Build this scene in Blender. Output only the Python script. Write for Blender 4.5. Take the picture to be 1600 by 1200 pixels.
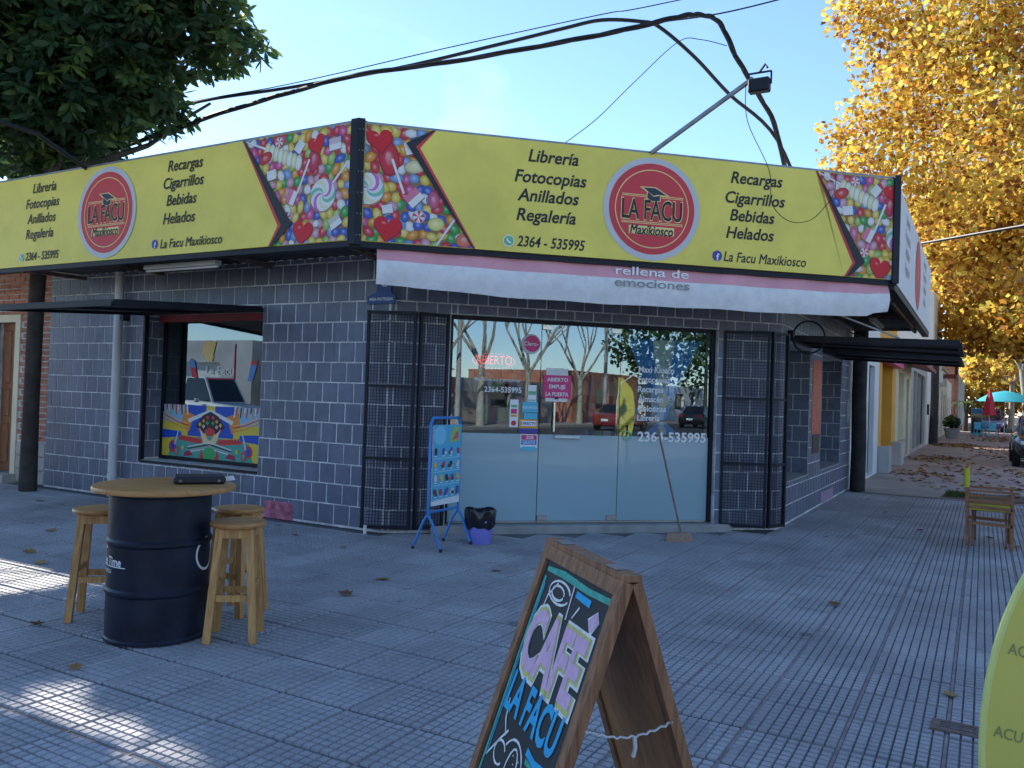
import bpy, bmesh, math, random
import numpy as np
from mathutils import Vector, Matrix
from math import sin, cos, pi, radians, sqrt, atan2, hypot

for o in list(bpy.data.objects):
    bpy.data.objects.remove(o)
S = bpy.context.scene
C = S.collection
rng = random.Random(7)

# ------------------------------------------------------------------ camera
YAW, PITCH, ROLL, FPX, HC = radians(29.477), radians(.871), radians(1.922), 1303.8, 1.5
fw = Vector((-sin(YAW)*cos(PITCH), cos(YAW)*cos(PITCH), sin(PITCH)))
r0 = Vector((cos(YAW), sin(YAW), 0)); u0 = r0.cross(fw)
rt = r0*cos(ROLL) + u0*sin(ROLL); up = -r0*sin(ROLL) + u0*cos(ROLL)
cd = bpy.data.cameras.new('camera'); cam = bpy.data.objects.new('camera', cd); C.objects.link(cam)
cam.matrix_world = Matrix(((rt.x, up.x, -fw.x, 0), (rt.y, up.y, -fw.y, 0), (rt.z, up.z, -fw.z, HC), (0, 0, 0, 1)))
cd.sensor_width = 36; cd.lens = 36*FPX/1600; cd.clip_end = 2000; cd.clip_start = .05
S.camera = cam
def px(p):
    v = Vector(p) - Vector((0, 0, HC)); z = v.dot(fw)
    if z < .3: return None
    return 800 + FPX*v.dot(rt)/z, 600 - FPX*v.dot(up)/z, z

# ------------------------------------------------------------------ sky, sun, exposure
SUN_EL, SUN_AZ = radians(34), radians(70)          # azimuth measured from +Y towards -X
sdir = Vector((-sin(SUN_AZ)*cos(SUN_EL), cos(SUN_AZ)*cos(SUN_EL), sin(SUN_EL)))
w = bpy.data.worlds.new('World'); S.world = w; w.use_nodes = True
nt = w.node_tree; nt.nodes.clear()
sky = nt.nodes.new('ShaderNodeTexSky'); sky.sky_type = 'NISHITA'; sky.sun_disc = False
sky.sun_elevation = SUN_EL; sky.sun_rotation = -SUN_AZ
sky.air_density = 1.0; sky.dust_density = .12; sky.ozone_density = 4.6
bg = nt.nodes.new('ShaderNodeBackground'); bg.inputs['Strength'].default_value = .15
wo = nt.nodes.new('ShaderNodeOutputWorld')
cn = nt.nodes.new('ShaderNodeTexNoise'); cn.inputs['Scale'].default_value = 3.2; cn.inputs['Detail'].default_value = 7; cn.inputs['Distortion'].default_value = .6
tcw = nt.nodes.new('ShaderNodeTexCoord'); mpw = nt.nodes.new('ShaderNodeMapping'); mpw.inputs['Scale'].default_value = (1, 1, 2.6); mpw.inputs['Location'].default_value = (.35, .2, .1)
nt.links.new(tcw.outputs['Generated'], mpw.inputs['Vector']); nt.links.new(mpw.outputs[0], cn.inputs['Vector'])
crw = nt.nodes.new('ShaderNodeMapRange'); crw.inputs[1].default_value = .56; crw.inputs[2].default_value = .82; crw.inputs[3].default_value = 0; crw.inputs[4].default_value = .38; nt.links.new(cn.outputs['Fac'], crw.inputs[0])
mxw = nt.nodes.new('ShaderNodeMix'); mxw.data_type = 'RGBA'; mxw.inputs[7].default_value = (5.2, 5.5, 6.0, 1)      # thin high cloud all over the dome
nt.links.new(crw.outputs[0], mxw.inputs[0]); nt.links.new(sky.outputs[0], mxw.inputs[6])
nt.links.new(mxw.outputs[2], bg.inputs[0]); nt.links.new(bg.outputs[0], wo.inputs[0])
sl = bpy.data.lights.new('sun', 'SUN'); sl.energy = 5; sl.angle = radians(.55); sl.color = (1, .93, .82)
so = bpy.data.objects.new('sun', sl); C.objects.link(so); so.location = sdir*60
so.rotation_euler = sdir.to_track_quat('Z', 'Y').to_euler()
S.view_settings.view_transform = 'Standard'; S.view_settings.look = 'None'
S.view_settings.gamma = 1; S.view_settings.exposure = 0.96
S.view_settings.use_curve_mapping = False
S.cycles.max_bounces = 7; S.cycles.diffuse_bounces = 3; S.cycles.glossy_bounces = 3; S.cycles.transmission_bounces = 4; S.cycles.transparent_max_bounces = 8

# ------------------------------------------------------------------ materials
def mat(name, col, rough=.6, var=.12, scale=6., bump=0., bscale=60., metal=0., spec=.4, cellvar=None, coat=0., trans=0., stain=None):
    m = bpy.data.materials.new(name); m.use_nodes = True; n = m.node_tree.nodes; l = m.node_tree.links
    b = n['Principled BSDF']; b.inputs['Roughness'].default_value = rough; b.inputs['Metallic'].default_value = metal
    b.inputs['Specular IOR Level'].default_value = spec
    if coat: b.inputs['Coat Weight'].default_value = coat; b.inputs['Coat Roughness'].default_value = .04
    tc = n.new('ShaderNodeTexCoord'); co = tc.outputs['Object']
    g = n.new('ShaderNodeNewGeometry')
    nz = n.new('ShaderNodeTexNoise'); nz.inputs['Scale'].default_value = scale; nz.inputs['Detail'].default_value = 5
    l.new(g.outputs['Position'], nz.inputs['Vector'])
    mr = n.new('ShaderNodeMapRange'); mr.inputs[1].default_value = .25; mr.inputs[2].default_value = .75
    mr.inputs[3].default_value = 1-var; mr.inputs[4].default_value = 1+var; l.new(nz.outputs['Fac'], mr.inputs[0])
    last = mr.outputs[0]
    if stain:
        n2 = n.new('ShaderNodeTexNoise'); n2.inputs['Scale'].default_value = stain[0]; n2.inputs['Detail'].default_value = 8; n2.inputs['Roughness'].default_value = .65; l.new(g.outputs['Position'], n2.inputs['Vector'])
        m3 = n.new('ShaderNodeMapRange'); m3.inputs[1].default_value = .36; m3.inputs[2].default_value = .62; m3.inputs[3].default_value = 1-stain[1]; m3.inputs[4].default_value = 1+stain[1]*.4; l.new(n2.outputs['Fac'], m3.inputs[0])
        ms = n.new('ShaderNodeMath'); ms.operation = 'MULTIPLY'; l.new(last, ms.inputs[0]); l.new(m3.outputs[0], ms.inputs[1]); last = ms.outputs[0]
        if len(stain) > 2:      # small dark spots (old gum, drips)
            vo = n.new('ShaderNodeTexVoronoi'); vo.inputs['Scale'].default_value = stain[2]; l.new(g.outputs['Position'], vo.inputs['Vector'])
            m4 = n.new('ShaderNodeMapRange'); m4.inputs[1].default_value = .06; m4.inputs[2].default_value = .10; m4.inputs[3].default_value = .6; m4.inputs[4].default_value = 1; l.new(vo.outputs['Distance'], m4.inputs[0])
            m5 = n.new('ShaderNodeMath'); m5.operation = 'MULTIPLY'; l.new(last, m5.inputs[0]); l.new(m4.outputs[0], m5.inputs[1]); last = m5.outputs[0]
    if cellvar:
        vm = n.new('ShaderNodeVectorMath'); vm.operation = 'DIVIDE'; vm.inputs[1].default_value = cellvar[0]; l.new(g.outputs['Position'], vm.inputs[0])
        fl = n.new('ShaderNodeVectorMath'); fl.operation = 'FLOOR'; l.new(vm.outputs[0], fl.inputs[0])
        wn = n.new('ShaderNodeTexWhiteNoise'); l.new(fl.outputs[0], wn.inputs['Vector'])
        m2 = n.new('ShaderNodeMapRange'); m2.inputs[3].default_value = 1-cellvar[1]; m2.inputs[4].default_value = 1+cellvar[1]
        l.new(wn.outputs['Value'], m2.inputs[0])
        mm = n.new('ShaderNodeMath'); mm.operation = 'MULTIPLY'; l.new(last, mm.inputs[0]); l.new(m2.outputs[0], mm.inputs[1]); last = mm.outputs[0]
    mx = n.new('ShaderNodeVectorMath'); mx.operation = 'SCALE'; mx.inputs[0].default_value = col[:3]; l.new(last, mx.inputs['Scale'])
    l.new(mx.outputs[0], b.inputs['Base Color'])
    if bump:
        nb = n.new('ShaderNodeTexNoise'); nb.inputs['Scale'].default_value = bscale; nb.inputs['Detail'].default_value = 4
        l.new(g.outputs['Position'], nb.inputs['Vector'])
        bp = n.new('ShaderNodeBump'); bp.inputs['Strength'].default_value = bump; bp.inputs['Distance'].default_value = .01
        l.new(nb.outputs['Fac'], bp.inputs['Height']); l.new(bp.outputs[0], b.inputs['Normal'])
    return m
def mat_wood(name, c1, c2, axis=2, scale=9., rough=.5, knots=True):
    m = mat(name, c1, rough, 0, 1, .15, 90); n = m.node_tree.nodes; l = m.node_tree.links; b = n['Principled BSDF']
    tc = n.new('ShaderNodeTexCoord'); mp = n.new('ShaderNodeMapping'); s = [scale*5]*3; s[axis] = scale*.35; mp.inputs['Scale'].default_value = s
    l.new(tc.outputs['Object'], mp.inputs['Vector'])
    nz = n.new('ShaderNodeTexNoise'); nz.inputs['Scale'].default_value = 1; nz.inputs['Detail'].default_value = 6; nz.inputs['Distortion'].default_value = 1.2
    l.new(mp.outputs[0], nz.inputs['Vector'])
    r = n.new('ShaderNodeValToRGB'); r.color_ramp.elements[0].color = (*c2, 1); r.color_ramp.elements[1].color = (*c1, 1)
    r.color_ramp.elements[0].position = .3; r.color_ramp.elements[1].position = .68
    l.new(nz.outputs['Fac'], r.inputs[0]); l.new(r.outputs[0], b.inputs['Base Color'])
    return m
def mat_emit(name, col, st):
    m = bpy.data.materials.new(name); m.use_nodes = True; b = m.node_tree.nodes['Principled BSDF']
    b.inputs['Base Color'].default_value = (*col, 1); b.inputs['Emission Color'].default_value = (*col, 1); b.inputs['Emission Strength'].default_value = st
    return m
def mat_glass(name, refl=.35, tint=(.75, .85, .85)):
    m = bpy.data.materials.new(name); m.use_nodes = True; n = m.node_tree.nodes; l = m.node_tree.links; n.clear()
    o = n.new('ShaderNodeOutputMaterial'); t = n.new('ShaderNodeBsdfTransparent'); t.inputs[0].default_value = (*tint, 1)
    g = n.new('ShaderNodeBsdfGlossy'); g.inputs['Roughness'].default_value = 0; g.inputs[0].default_value = (.70, .87, 1, 1)
    lw = n.new('ShaderNodeFresnel'); lw.inputs[0].default_value = 1.5
    mr = n.new('ShaderNodeMapRange'); mr.inputs[1].default_value = .04; mr.inputs[2].default_value = 1; mr.inputs[3].default_value = refl; mr.inputs[4].default_value = 1
    l.new(lw.outputs[0], mr.inputs[0])
    mx = n.new('ShaderNodeMixShader'); l.new(mr.outputs[0], mx.inputs[0]); l.new(t.outputs[0], mx.inputs[1]); l.new(g.outputs[0], mx.inputs[2]); l.new(mx.outputs[0], o.inputs[0])
    return m
def mat_attr(name, rough=.5, ramp=None, translucent=0., attr='rnd', spec=.3):
    m = bpy.data.materials.new(name); m.use_nodes = True; n = m.node_tree.nodes; l = m.node_tree.links; b = n['Principled BSDF']
    b.inputs['Roughness'].default_value = rough; b.inputs['Specular IOR Level'].default_value = spec
    a = n.new('ShaderNodeAttribute'); a.attribute_name = attr
    src = a.outputs['Color']
    if ramp:
        r = n.new('ShaderNodeValToRGB'); r.color_ramp.interpolation = 'LINEAR'
        e = r.color_ramp.elements
        while len(e) < len(ramp): e.new(.5)
        for k, (p, c) in enumerate(ramp): e[k].position = p; e[k].color = (*c, 1)
        l.new(a.outputs['Fac'], r.inputs[0]); src = r.outputs[0]
    l.new(src, b.inputs['Base Color'])
    if translucent:
        t = n.new('ShaderNodeBsdfTranslucent'); l.new(src, t.inputs[0])
        mx = n.new('ShaderNodeMixShader'); mx.inputs[0].default_value = translucent
        o = n['Material Output']; l.new(b.outputs[0], mx.inputs[1]); l.new(t.outputs[0], mx.inputs[2]); l.new(mx.outputs[0], o.inputs[0])
    return m

M = {}
M['paver'] = mat('paver', (.365, .36, .37), .62, .12, 30, .25, 260, cellvar=((.412, .430, 9.), .13), stain=(.8, .24, 1.6))
M['paver_bed'] = mat('paver_bed', (.15, .145, .145), .9, .3, 3)
M['mortar_brown'] = mat('mortar_brown', (.30, .25, .24), .9, .3, 8)
M['walltile'] = mat('walltile', (.135, .155, .215), .42, .14, 9, .10, 120, cellvar=((.2245, .2245, .2245), .13), spec=.35, stain=(1.7, .12))
M['grout'] = mat('grout', (.62, .62, .62), .9, .2, 12, stain=(3, .3))
M['asphalt'] = mat('asphalt', (.055, .055, .058), .85, .25, .6, .3, 90)
M['concrete'] = mat('concrete', (.30, .265, .235), .85, .22, .9, .2, 60)
M['sidewalk'] = mat('sidewalk', (.35, .29, .27), .85, .25, .7, .2, 50)
M['kerb'] = mat('kerb', (.33, .32, .30), .85, .2, 2)
M['white_line'] = mat('white_line', (.7, .7, .68), .7, .2, 3)
M['black'] = mat('black_paint', (.012, .013, .017), .4, .2, 8)
M['blackmetal'] = mat('black_metal', (.012, .014, .021), .5, .25, 6, spec=.25)
M['darkwood'] = mat('dark_post', (.028, .026, .025), .8, .5, 7, .5, 25)
M['soffit'] = mat('soffit', (.075, .07, .068), .7, .35, 3)
M['rust'] = mat('rusty_beam', (.16, .11, .085), .8, .4, 9)
M['white'] = mat('white_paint', (.72, .72, .70), .6, .08, 2)
M['cream'] = mat('cream_paint', (.68, .60, .42), .7, .1, 2)
M['orange'] = mat('orange_paint', (.72, .36, .045), .6, .1, 2)
M['greywall'] = mat('grey_wall', (.45, .44, .43), .8, .18, 1.2)
M['pipe'] = mat('pvc_pipe', (.52, .53, .54), .45, .08, 4)
M['sill'] = mat('sill', (.3, .3, .29), .7, .2, 5)
M['redpaint'] = mat('maroon_paint', (.22, .03, .035), .5, .15, 5)
M['brick'] = mat('brick', (.40, .165, .105), .85, .25, 14, .3, 70, cellvar=((.27, .3, .083), .2))
M['stone'] = mat('stone', (.42, .39, .34), .85, .2, 8, .3, 40)
M['doorwood'] = mat_wood('door_wood', (.32, .135, .05), (.16, .06, .025))
M['pine'] = mat_wood('pine', (.60, .33, .115), (.36, .165, .05), 2, 9)
M['pine_x'] = mat_wood('pine_top', (.52, .26, .085), (.34, .15, .045), 0, 5, .38)
M['oldwood'] = mat_wood('old_wood', (.34, .165, .085), (.15, .07, .035), 2, 8, .65)
M['plywood'] = mat_wood('plywood', (.50, .25, .10), (.30, .135, .05), 2, 4, .55)
M['teak'] = mat_wood('teak', (.36, .16, .075), (.19, .08, .04), 0, 8, .5)
M['drum'] = mat('drum_paint', (.010, .014, .030), .45, .3, 9, .12, 14, spec=.28, stain=(7, .4))
M['white_print'] = mat('white_print', (.8, .8, .8), .5, .03)
M['yellow'] = mat('sign_yellow', (.82, .67, .12), .5, .05, 3, .10, 3.0, stain=(1.4, .10))
M['red'] = mat('sign_red', (.62, .045, .055), .5, .05, 3)
M['silver'] = mat('sign_silver', (.55, .55, .56), .5, .04, 4)
M['gold'] = mat('sign_gold', (.83, .62, .24), .5, .03)
M['ink'] = mat('ink', (.018, .018, .02), .5, .05)
M['navy'] = mat('navy_ink', (.03, .04, .06), .5, .05)
M['fbblue'] = mat('badge_blue', (.07, .06, .30), .5, .03)
M['wagreen'] = mat('badge_green', (.16, .45, .24), .5, .03)
M['vinyl'] = mat('vinyl', (.74, .72, .72), .5, .05, 2.5, .35, 9, stain=(9, .10))
M['pink'] = mat('pink_vinyl', (.70, .32, .36), .5, .12, 4)
M['magenta'] = mat('magenta', (.62, .05, .20), .5, .05)
M['film'] = mat('frosted_film', (.29, .42, .47), .18, .04, 1, spec=.5, coat=.6)
M['glass'] = mat_glass('door_glass', .22)
M['glass_win'] = mat_glass('window_glass', .24)
M['carglass'] = mat('car_glass', (.012, .014, .018), .04, .02, spec=.7)
M['chrome'] = mat('steel_fitting', (.6, .6, .58), .25, .05, metal=.9)
M['interior'] = mat('interior_wall', (.16, .17, .17), .8, .15, 2)
M['intfloor'] = mat('interior_floor', (.2, .19, .18), .4, .1, 2)
M['blue'] = mat('blue_enamel', (.03, .20, .55), .35, .1, 9, spec=.5)
M['lilac'] = mat('lilac_plastic', (.24, .24, .72), .4, .06, 4)
M['bag'] = mat('bin_bag', (.012, .013, .018), .25, .2, 9, .5, 14, spec=.6)
M['straw'] = mat('broom_straw', (.33, .22, .16), .9, .3, 60, .6, 150)
M['slate'] = mat('chalkboard', (.025, .03, .035), .7, .35, 3)
M['chalk_pink'] = mat('chalk_pink', (.66, .42, .58), .9, .15, 40)
M['chalk_white'] = mat('chalk_white', (.75, .75, .74), .9, .15, 40)
M['chalk_blue'] = mat('chalk_blue', (.04, .40, .68), .9, .18, 40)
M['chalk_green'] = mat('chalk_green', (.08, .38, .30), .9, .25, 40)
M['chalk_yellow'] = mat('chalk_yellow', (.55, .55, .18), .9, .2, 40)
M['canvas'] = mat('lime_canvas', (.50, .48, .03), .8, .1, 14, .2, 200)
M['panel_yellow'] = mat('banner_yellow', (.58, .53, .11), .6, .06, 3)
M['panel_print'] = mat('banner_print', (.24, .25, .09), .6, .05)
M['steel'] = mat('dull_steel', (.24, .24, .25), .45, .25, 10, metal=.7)
M['iron'] = mat('drain_iron', (.06, .055, .055), .6, .4, 30, .3, 60)
M['cable'] = mat('cable_black', (.012, .012, .015), .6, .2, 5)
M['barkd'] = mat('bark_dark', (.05, .042, .035), .9, .4, 8, .6, 22)
M['barkl'] = mat('bark_pale', (.36, .33, .27), .9, .35, 4, .5, 14)
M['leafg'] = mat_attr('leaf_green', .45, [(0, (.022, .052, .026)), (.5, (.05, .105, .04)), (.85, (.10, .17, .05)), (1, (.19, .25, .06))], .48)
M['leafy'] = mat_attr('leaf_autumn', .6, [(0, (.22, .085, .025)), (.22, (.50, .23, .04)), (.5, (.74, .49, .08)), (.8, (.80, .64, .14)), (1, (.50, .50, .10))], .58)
M['leafd'] = mat_attr('leaf_dry', .8, [(0, (.10, .05, .025)), (.5, (.24, .12, .05)), (1, (.45, .28, .09))], .1)
M['print'] = mat_attr('colour_print', .5, attr='col')
M['grass'] = mat_attr('grass', .7, [(0, (.03, .06, .015)), (1, (.12, .16, .04))], .2)
M['tyre'] = mat('tyre', (.015, .015, .016), .8, .2, 20)
M['rim'] = mat('rim', (.35, .35, .36), .35, .05, metal=.8)
M['lamp_red'] = mat('tail_lamp', (.4, .02, .02), .2, .05)
M['lamp_clear'] = mat('head_lamp', (.6, .62, .65), .15, .05)
M['tube_lamp'] = mat_emit('lamp_tube', (.75, 1, .85), 1.6)
M['led'] = mat_emit('led_red', (1, .03, .04), .8)
M['terracotta'] = mat('roof_tile', (.36, .12, .07), .8, .25, 4)
M['bluegrey'] = mat('shutter_bluegrey', (.075, .095, .125), .5, .15, 5)
M['red_plastic'] = mat('red_plastic', (.55, .02, .04), .4, .08)
M['teal_cloth'] = mat('teal_cloth', (.03, .36, .46), .7, .08)
M['cyan_plastic'] = mat('cyan_plastic', (.10, .50, .68), .45, .08)

# ------------------------------------------------------------------ mesh builder
class MB:
    def __init__(s): s.v = []; s.f = []; s.mi = []; s.c = []
    def add(s, pts, faces, mi=0, col=None):
        b = len(s.v); s.v += [tuple(p) for p in pts]
        if col is not None: s.c += ([col]*len(pts) if not isinstance(col, list) else col)
        for f in faces: s.f.append(tuple(b+i for i in f)); s.mi.append(mi)
        return s
    def q(s, a, b, c, d, mi=0): return s.add((a, b, c, d), [(0, 1, 2, 3)], mi)
    def box(s, x0, x1, y0, y1, z0, z1, mi=0):
        return s.add([(x, y, z) for x in (x0, x1) for y in (y0, y1) for z in (z0, z1)],
                     [(0, 1, 3, 2), (4, 6, 7, 5), (0, 4, 5, 1), (2, 3, 7, 6), (0, 2, 6, 4), (1, 5, 7, 3)], mi)
    def bbox(s, x0, x1, y0, y1, z0, z1, b=.006, mi=0):   # box with chamfered edges
        bm = bmesh.new(); bmesh.ops.create_cube(bm, size=1)
        for v in bm.verts: v.co = ((x0+x1)/2+v.co.x*(x1-x0), (y0+y1)/2+v.co.y*(y1-y0), (z0+z1)/2+v.co.z*(z1-z0))
        bmesh.ops.bevel(bm, geom=bm.edges[:], offset=b, segments=1, affect='EDGES')
        bm.verts.index_update(); s.add([v.co[:] for v in bm.verts], [[v.index for v in f.verts] for f in bm.faces], mi); bm.free(); return s
    def bar(s, p, q, wd, ht=None, upv=(0, 0, 1), mi=0, taper=1.):
        p = Vector(p); q = Vector(q); ht = ht or wd; d = (q-p).normalized(); u = Vector(upv)
        if abs(d.dot(u)) > .98: u = Vector((1, 0, 0)) if abs(d.x) < .9 else Vector((0, 1, 0))
        a = d.cross(u).normalized(); b = a.cross(d)
        pts = [p+a*i*wd/2+b*j*ht/2 for i, j in ((-1, -1), (1, -1), (1, 1), (-1, 1))] + [q+(a*i*wd/2+b*j*ht/2)*taper for i, j in ((-1, -1), (1, -1), (1, 1), (-1, 1))]
        return s.add(pts, [(0, 3, 2, 1), (4, 5, 6, 7), (0, 1, 5, 4), (1, 2, 6, 5), (2, 3, 7, 6), (3, 0, 4, 7)], mi)
    def tube(s, pts, r, n=8, mi=0, closed=False):
        pts = [Vector(p) for p in pts]; N = len(pts); rs = r if isinstance(r, (list, tuple)) else [r]*N
        vs = []; prev = None
        for i, p in enumerate(pts):
            d = (pts[(i+1) % N]-pts[i-1]) if closed else (pts[min(i+1, N-1)]-pts[max(i-1, 0)])
            d.normalize()
            if prev is None:
                a = d.cross(Vector((0, 0, 1)))
                if a.length < .05: a = d.cross(Vector((0, 1, 0)))
            else: a = prev - d*prev.dot(d)
            a.normalize(); prev = a; b = d.cross(a)
            vs += [p+(a*cos(2*pi*k/n)+b*sin(2*pi*k/n))*rs[i] for k in range(n)]
        fs = []
        for i in range(N if closed else N-1):
            j = (i+1) % N
            for k in range(n): fs.append((i*n+k, i*n+(k+1) % n, j*n+(k+1) % n, j*n+k))
        if not closed: fs += [tuple(range(n))[::-1], tuple((N-1)*n+k for k in range(n))]
        return s.add(vs, fs, mi)
    def lathe(s, prof, cx=0, cy=0, n=32, mi=0):
        vs = [(cx+r*cos(2*pi*k/n), cy+r*sin(2*pi*k/n), z) for r, z in prof for k in range(n)]; fs = []
        for i in range(len(prof)-1):
            for k in range(n): fs.append((i*n+k, i*n+(k+1) % n, (i+1)*n+(k+1) % n, (i+1)*n+k))
        fs += [tuple(range(n))[::-1], tuple((len(prof)-1)*n+k for k in range(n))]
        return s.add(vs, fs, mi)
    def plate(s, poly, y0, y1, mi=0):        # polygon in xz, extruded along y
        n = len(poly); vs = [(x, y0, z) for x, z in poly]+[(x, y1, z) for x, z in poly]
        return s.add(vs, [tuple(range(n)), tuple(range(n, 2*n))[::-1]]+[(i, (i+1) % n, n+(i+1) % n, n+i) for i in range(n)], mi)
    def disc(s, cx, cz, rx, rz, y, n=40, mi=0):
        return s.add([(cx+rx*cos(2*pi*k/n), y, cz+rz*sin(2*pi*k/n)) for k in range(n)], [tuple(range(n))], mi)
    def ring(s, cx, cz, ri, ro, y, n=48, mi=0):
        vs = [(cx+r*cos(2*pi*k/n), y, cz+r*sin(2*pi*k/n)) for r in (ri, ro) for k in range(n)]
        return s.add(vs, [(k, (k+1) % n, n+(k+1) % n, n+k) for k in range(n)], mi)
    def mesh(s, name, mats, smooth=False, ang=40):
        me = bpy.data.meshes.new(name); me.from_pydata(s.v, [], s.f)
        for m in (mats if isinstance(mats, (list, tuple)) else [mats]): me.materials.append(M[m] if isinstance(m, str) else m)
        me.polygons.foreach_set('material_index', s.mi)
        if s.c:
            a = me.color_attributes.new('col', 'FLOAT_COLOR', 'POINT'); a.data.foreach_set('color', [x for c in s.c for x in (*c[:3], 1)])
        if smooth:
            bm = bmesh.new(); bm.from_mesh(me); bmesh.ops.recalc_face_normals(bm, faces=bm.faces[:]); bm.to_mesh(me); bm.free()
            me.shade_smooth(); me.set_sharp_from_angle(angle=radians(ang))
        me.update(); return me
    def build(s, name, mats, parent=None, smooth=False, ang=40, loc=None, world=False):
        me = s.mesh(name, mats, smooth, ang)
        if world and parent:
            me.transform(Matrix.Translation(-Vector(parent['base'])))
        return link(name, me, parent, loc)
def link(name, me, parent=None, loc=None):
    o = bpy.data.objects.new(name, me); C.objects.link(o)
    if parent: o.parent = parent
    if loc: o.location = loc
    return o
def tag(o, label=None, cat=None, group=None, kind=None):
    if label: o['label'] = label
    if cat: o['category'] = cat
    if group: o['group'] = group
    if kind: o['kind'] = kind
    return o
def thing(name, label, cat, loc=(0, 0, 0), rotz=0., group=None):
    o = bpy.data.objects.new(name, None); C.objects.link(o); o.empty_display_size = .1
    o.location = loc; o.rotation_euler = (0, 0, rotz); o['base'] = tuple(loc)
    return tag(o, label, cat, group)
def struct(name, mb, m, world=False): return tag(mb.build(name, m), kind='structure')
# text: ink is laid in local xz, facing -y
_cap = {}
def text_mesh(s, bold=0., shear=0., spacing=1.):
    cu = bpy.data.curves.new('t', 'FONT'); cu.body = s; cu.size = 1; cu.shear = shear; cu.offset = bold; cu.space_character = spacing; cu.resolution_u = 3
    o = bpy.data.objects.new('t', cu); C.objects.link(o)
    me = bpy.data.meshes.new_from_object(o.evaluated_get(bpy.context.evaluated_depsgraph_get()))
    bpy.data.objects.remove(o); bpy.data.curves.remove(cu); me.materials.clear(); return me
def ink(parent, s, x, z, cap, m, y=-.006, width=None, align='c', bold=.012, shear=0., name='lettering', spacing=1., xs=1., mtx=None, rot=0., fat=0.):
    me = text_mesh(s, bold, shear, spacing)
    if fat:
        bm = bmesh.new(); bm.from_mesh(me); n0 = len(bm.verts); src = [f for f in bm.faces]
        for k_, (dx, dy) in enumerate(((fat, 0), (0, fat), (fat, fat))):
            d_ = bmesh.ops.duplicate(bm, geom=src)['geom']
            for v in d_:
                if isinstance(v, bmesh.types.BMVert): v.co.x += dx; v.co.y += dy; v.co.z += .0003*(k_+1)
        bm.to_mesh(me); bm.free()
    if 'H' not in _cap:
        h = text_mesh('H'); _cap['H'] = max(v.co.y for v in h.vertices)-min(v.co.y for v in h.vertices); bpy.data.meshes.remove(h)
    k = cap/_cap['H']; xsn = [v.co.x for v in me.vertices]; x0, x1 = min(xsn), max(xsn)
    kx = (width/(x1-x0)) if width else k*xs
    ox = {'c': -(x0+x1)/2, 'l': -x0, 'r': -x1}[align]
    ca, sa = cos(rot), sin(rot)
    for v in me.vertices:
        a, b = (v.co.x+ox)*kx, (v.co.y-_cap['H']/2)*k
        v.co = (x+a*ca-b*sa, y-v.co.z, z+a*sa+b*ca)
    if mtx is not None: me.transform(mtx)
    me.materials.append(M[m] if isinstance(m, str) else m); me.name = name
    return link(name, me, parent)

# ------------------------------------------------------------------ facade with openings (local xz, outward -y)
def facade(mb, W, H, ops, depth=.2, mi=0, ri=0, back=None, x0=0.):
    xs = sorted({x0, W}|{v for o in ops for v in o[:2]}); zs = sorted({0, H}|{v for o in ops for v in o[2:4]})
    for i in range(len(xs)-1):
        for j in range(len(zs)-1):
            cx, cz = (xs[i]+xs[i+1])/2, (zs[j]+zs[j+1])/2
            if any(o[0] < cx < o[1] and o[2] < cz < o[3] for o in ops): continue
            mb.q((xs[i], 0, zs[j]), (xs[i+1], 0, zs[j]), (xs[i+1], 0, zs[j+1]), (xs[i], 0, zs[j+1]), mi)
    for o in ops:
        a, b, c, d = o[:4]; dp = o[4] if len(o) > 4 else depth
        mb.q((a, 0, c), (a, dp, c), (a, dp, d), (a, 0, d), ri); mb.q((b, 0, c), (b, 0, d), (b, dp, d), (b, dp, c), ri)
        mb.q((a, 0, d), (a, dp, d), (b, dp, d), (b, 0, d), ri); mb.q((a, 0, c), (b, 0, c), (b, dp, c), (a, dp, c), ri)
    if back:
        mb.q((x0, 0, 0), (x0, back, 0), (x0, back, H), (x0, 0, H), mi); mb.q((W, 0, 0), (W, 0, H), (W, back, H), (W, back, 0), mi)
        mb.q((x0, 0, H), (x0, back, H), (W, back, H), (W, 0, H), mi); mb.q((x0, back, 0), (W, back, 0), (W, back, H), (x0, back, H), mi)

# ================================================================== GROUND
XK, YK = 4.0, -.5          # kerb lines of the corner pavement
mb = MB(); mb.q((-260, -260, -.14), (300, -260, -.14), (300, 400, -.14), (-260, 400, -.14)); struct('road', mb, 'asphalt')
def arc(cx, cy, r, a0, a1, n=10): return [(cx+r*cos(a0+(a1-a0)*k/n), cy+r*sin(a0+(a1-a0)*k/n)) for k in range(n+1)]
def slab(name, poly, z0, z1, m):
    mb = MB(); n = len(poly)
    mb.add([(x, y, z1) for x, y in poly]+[(x, y, z0) for x, y in poly], [tuple(range(n))]+[(i, (i+1) % n, n+(i+1) % n, n+i) for i in range(n)])
    return struct(name, mb, m)
YS = 16.2                  # end of the tiled paving along the right street
pav = slab('pavement', [(-90, YK)]+arc(XK-1.5, YK+1.5, 1.5, -pi/2, 0)+[(XK, YS), (-3, YS), (-3, 12), (-7, 7.6), (-90, 7.6)], -.14, -.012, 'paver_bed')
slab('sidewalk', [(-3, YS), (XK, YS), (XK, 260), (-3, 260)], -.14, -.006, 'sidewalk')
mb = MB()
ko = [(-90, YK)]+arc(XK-1.5, YK+1.5, 1.5, -pi/2, 0)+[(XK, 260)]
ki = [(-90, YK+.14)]+arc(XK-1.5, YK+1.5, 1.36, -pi/2, 0)+[(XK-.14, 260)]
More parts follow.
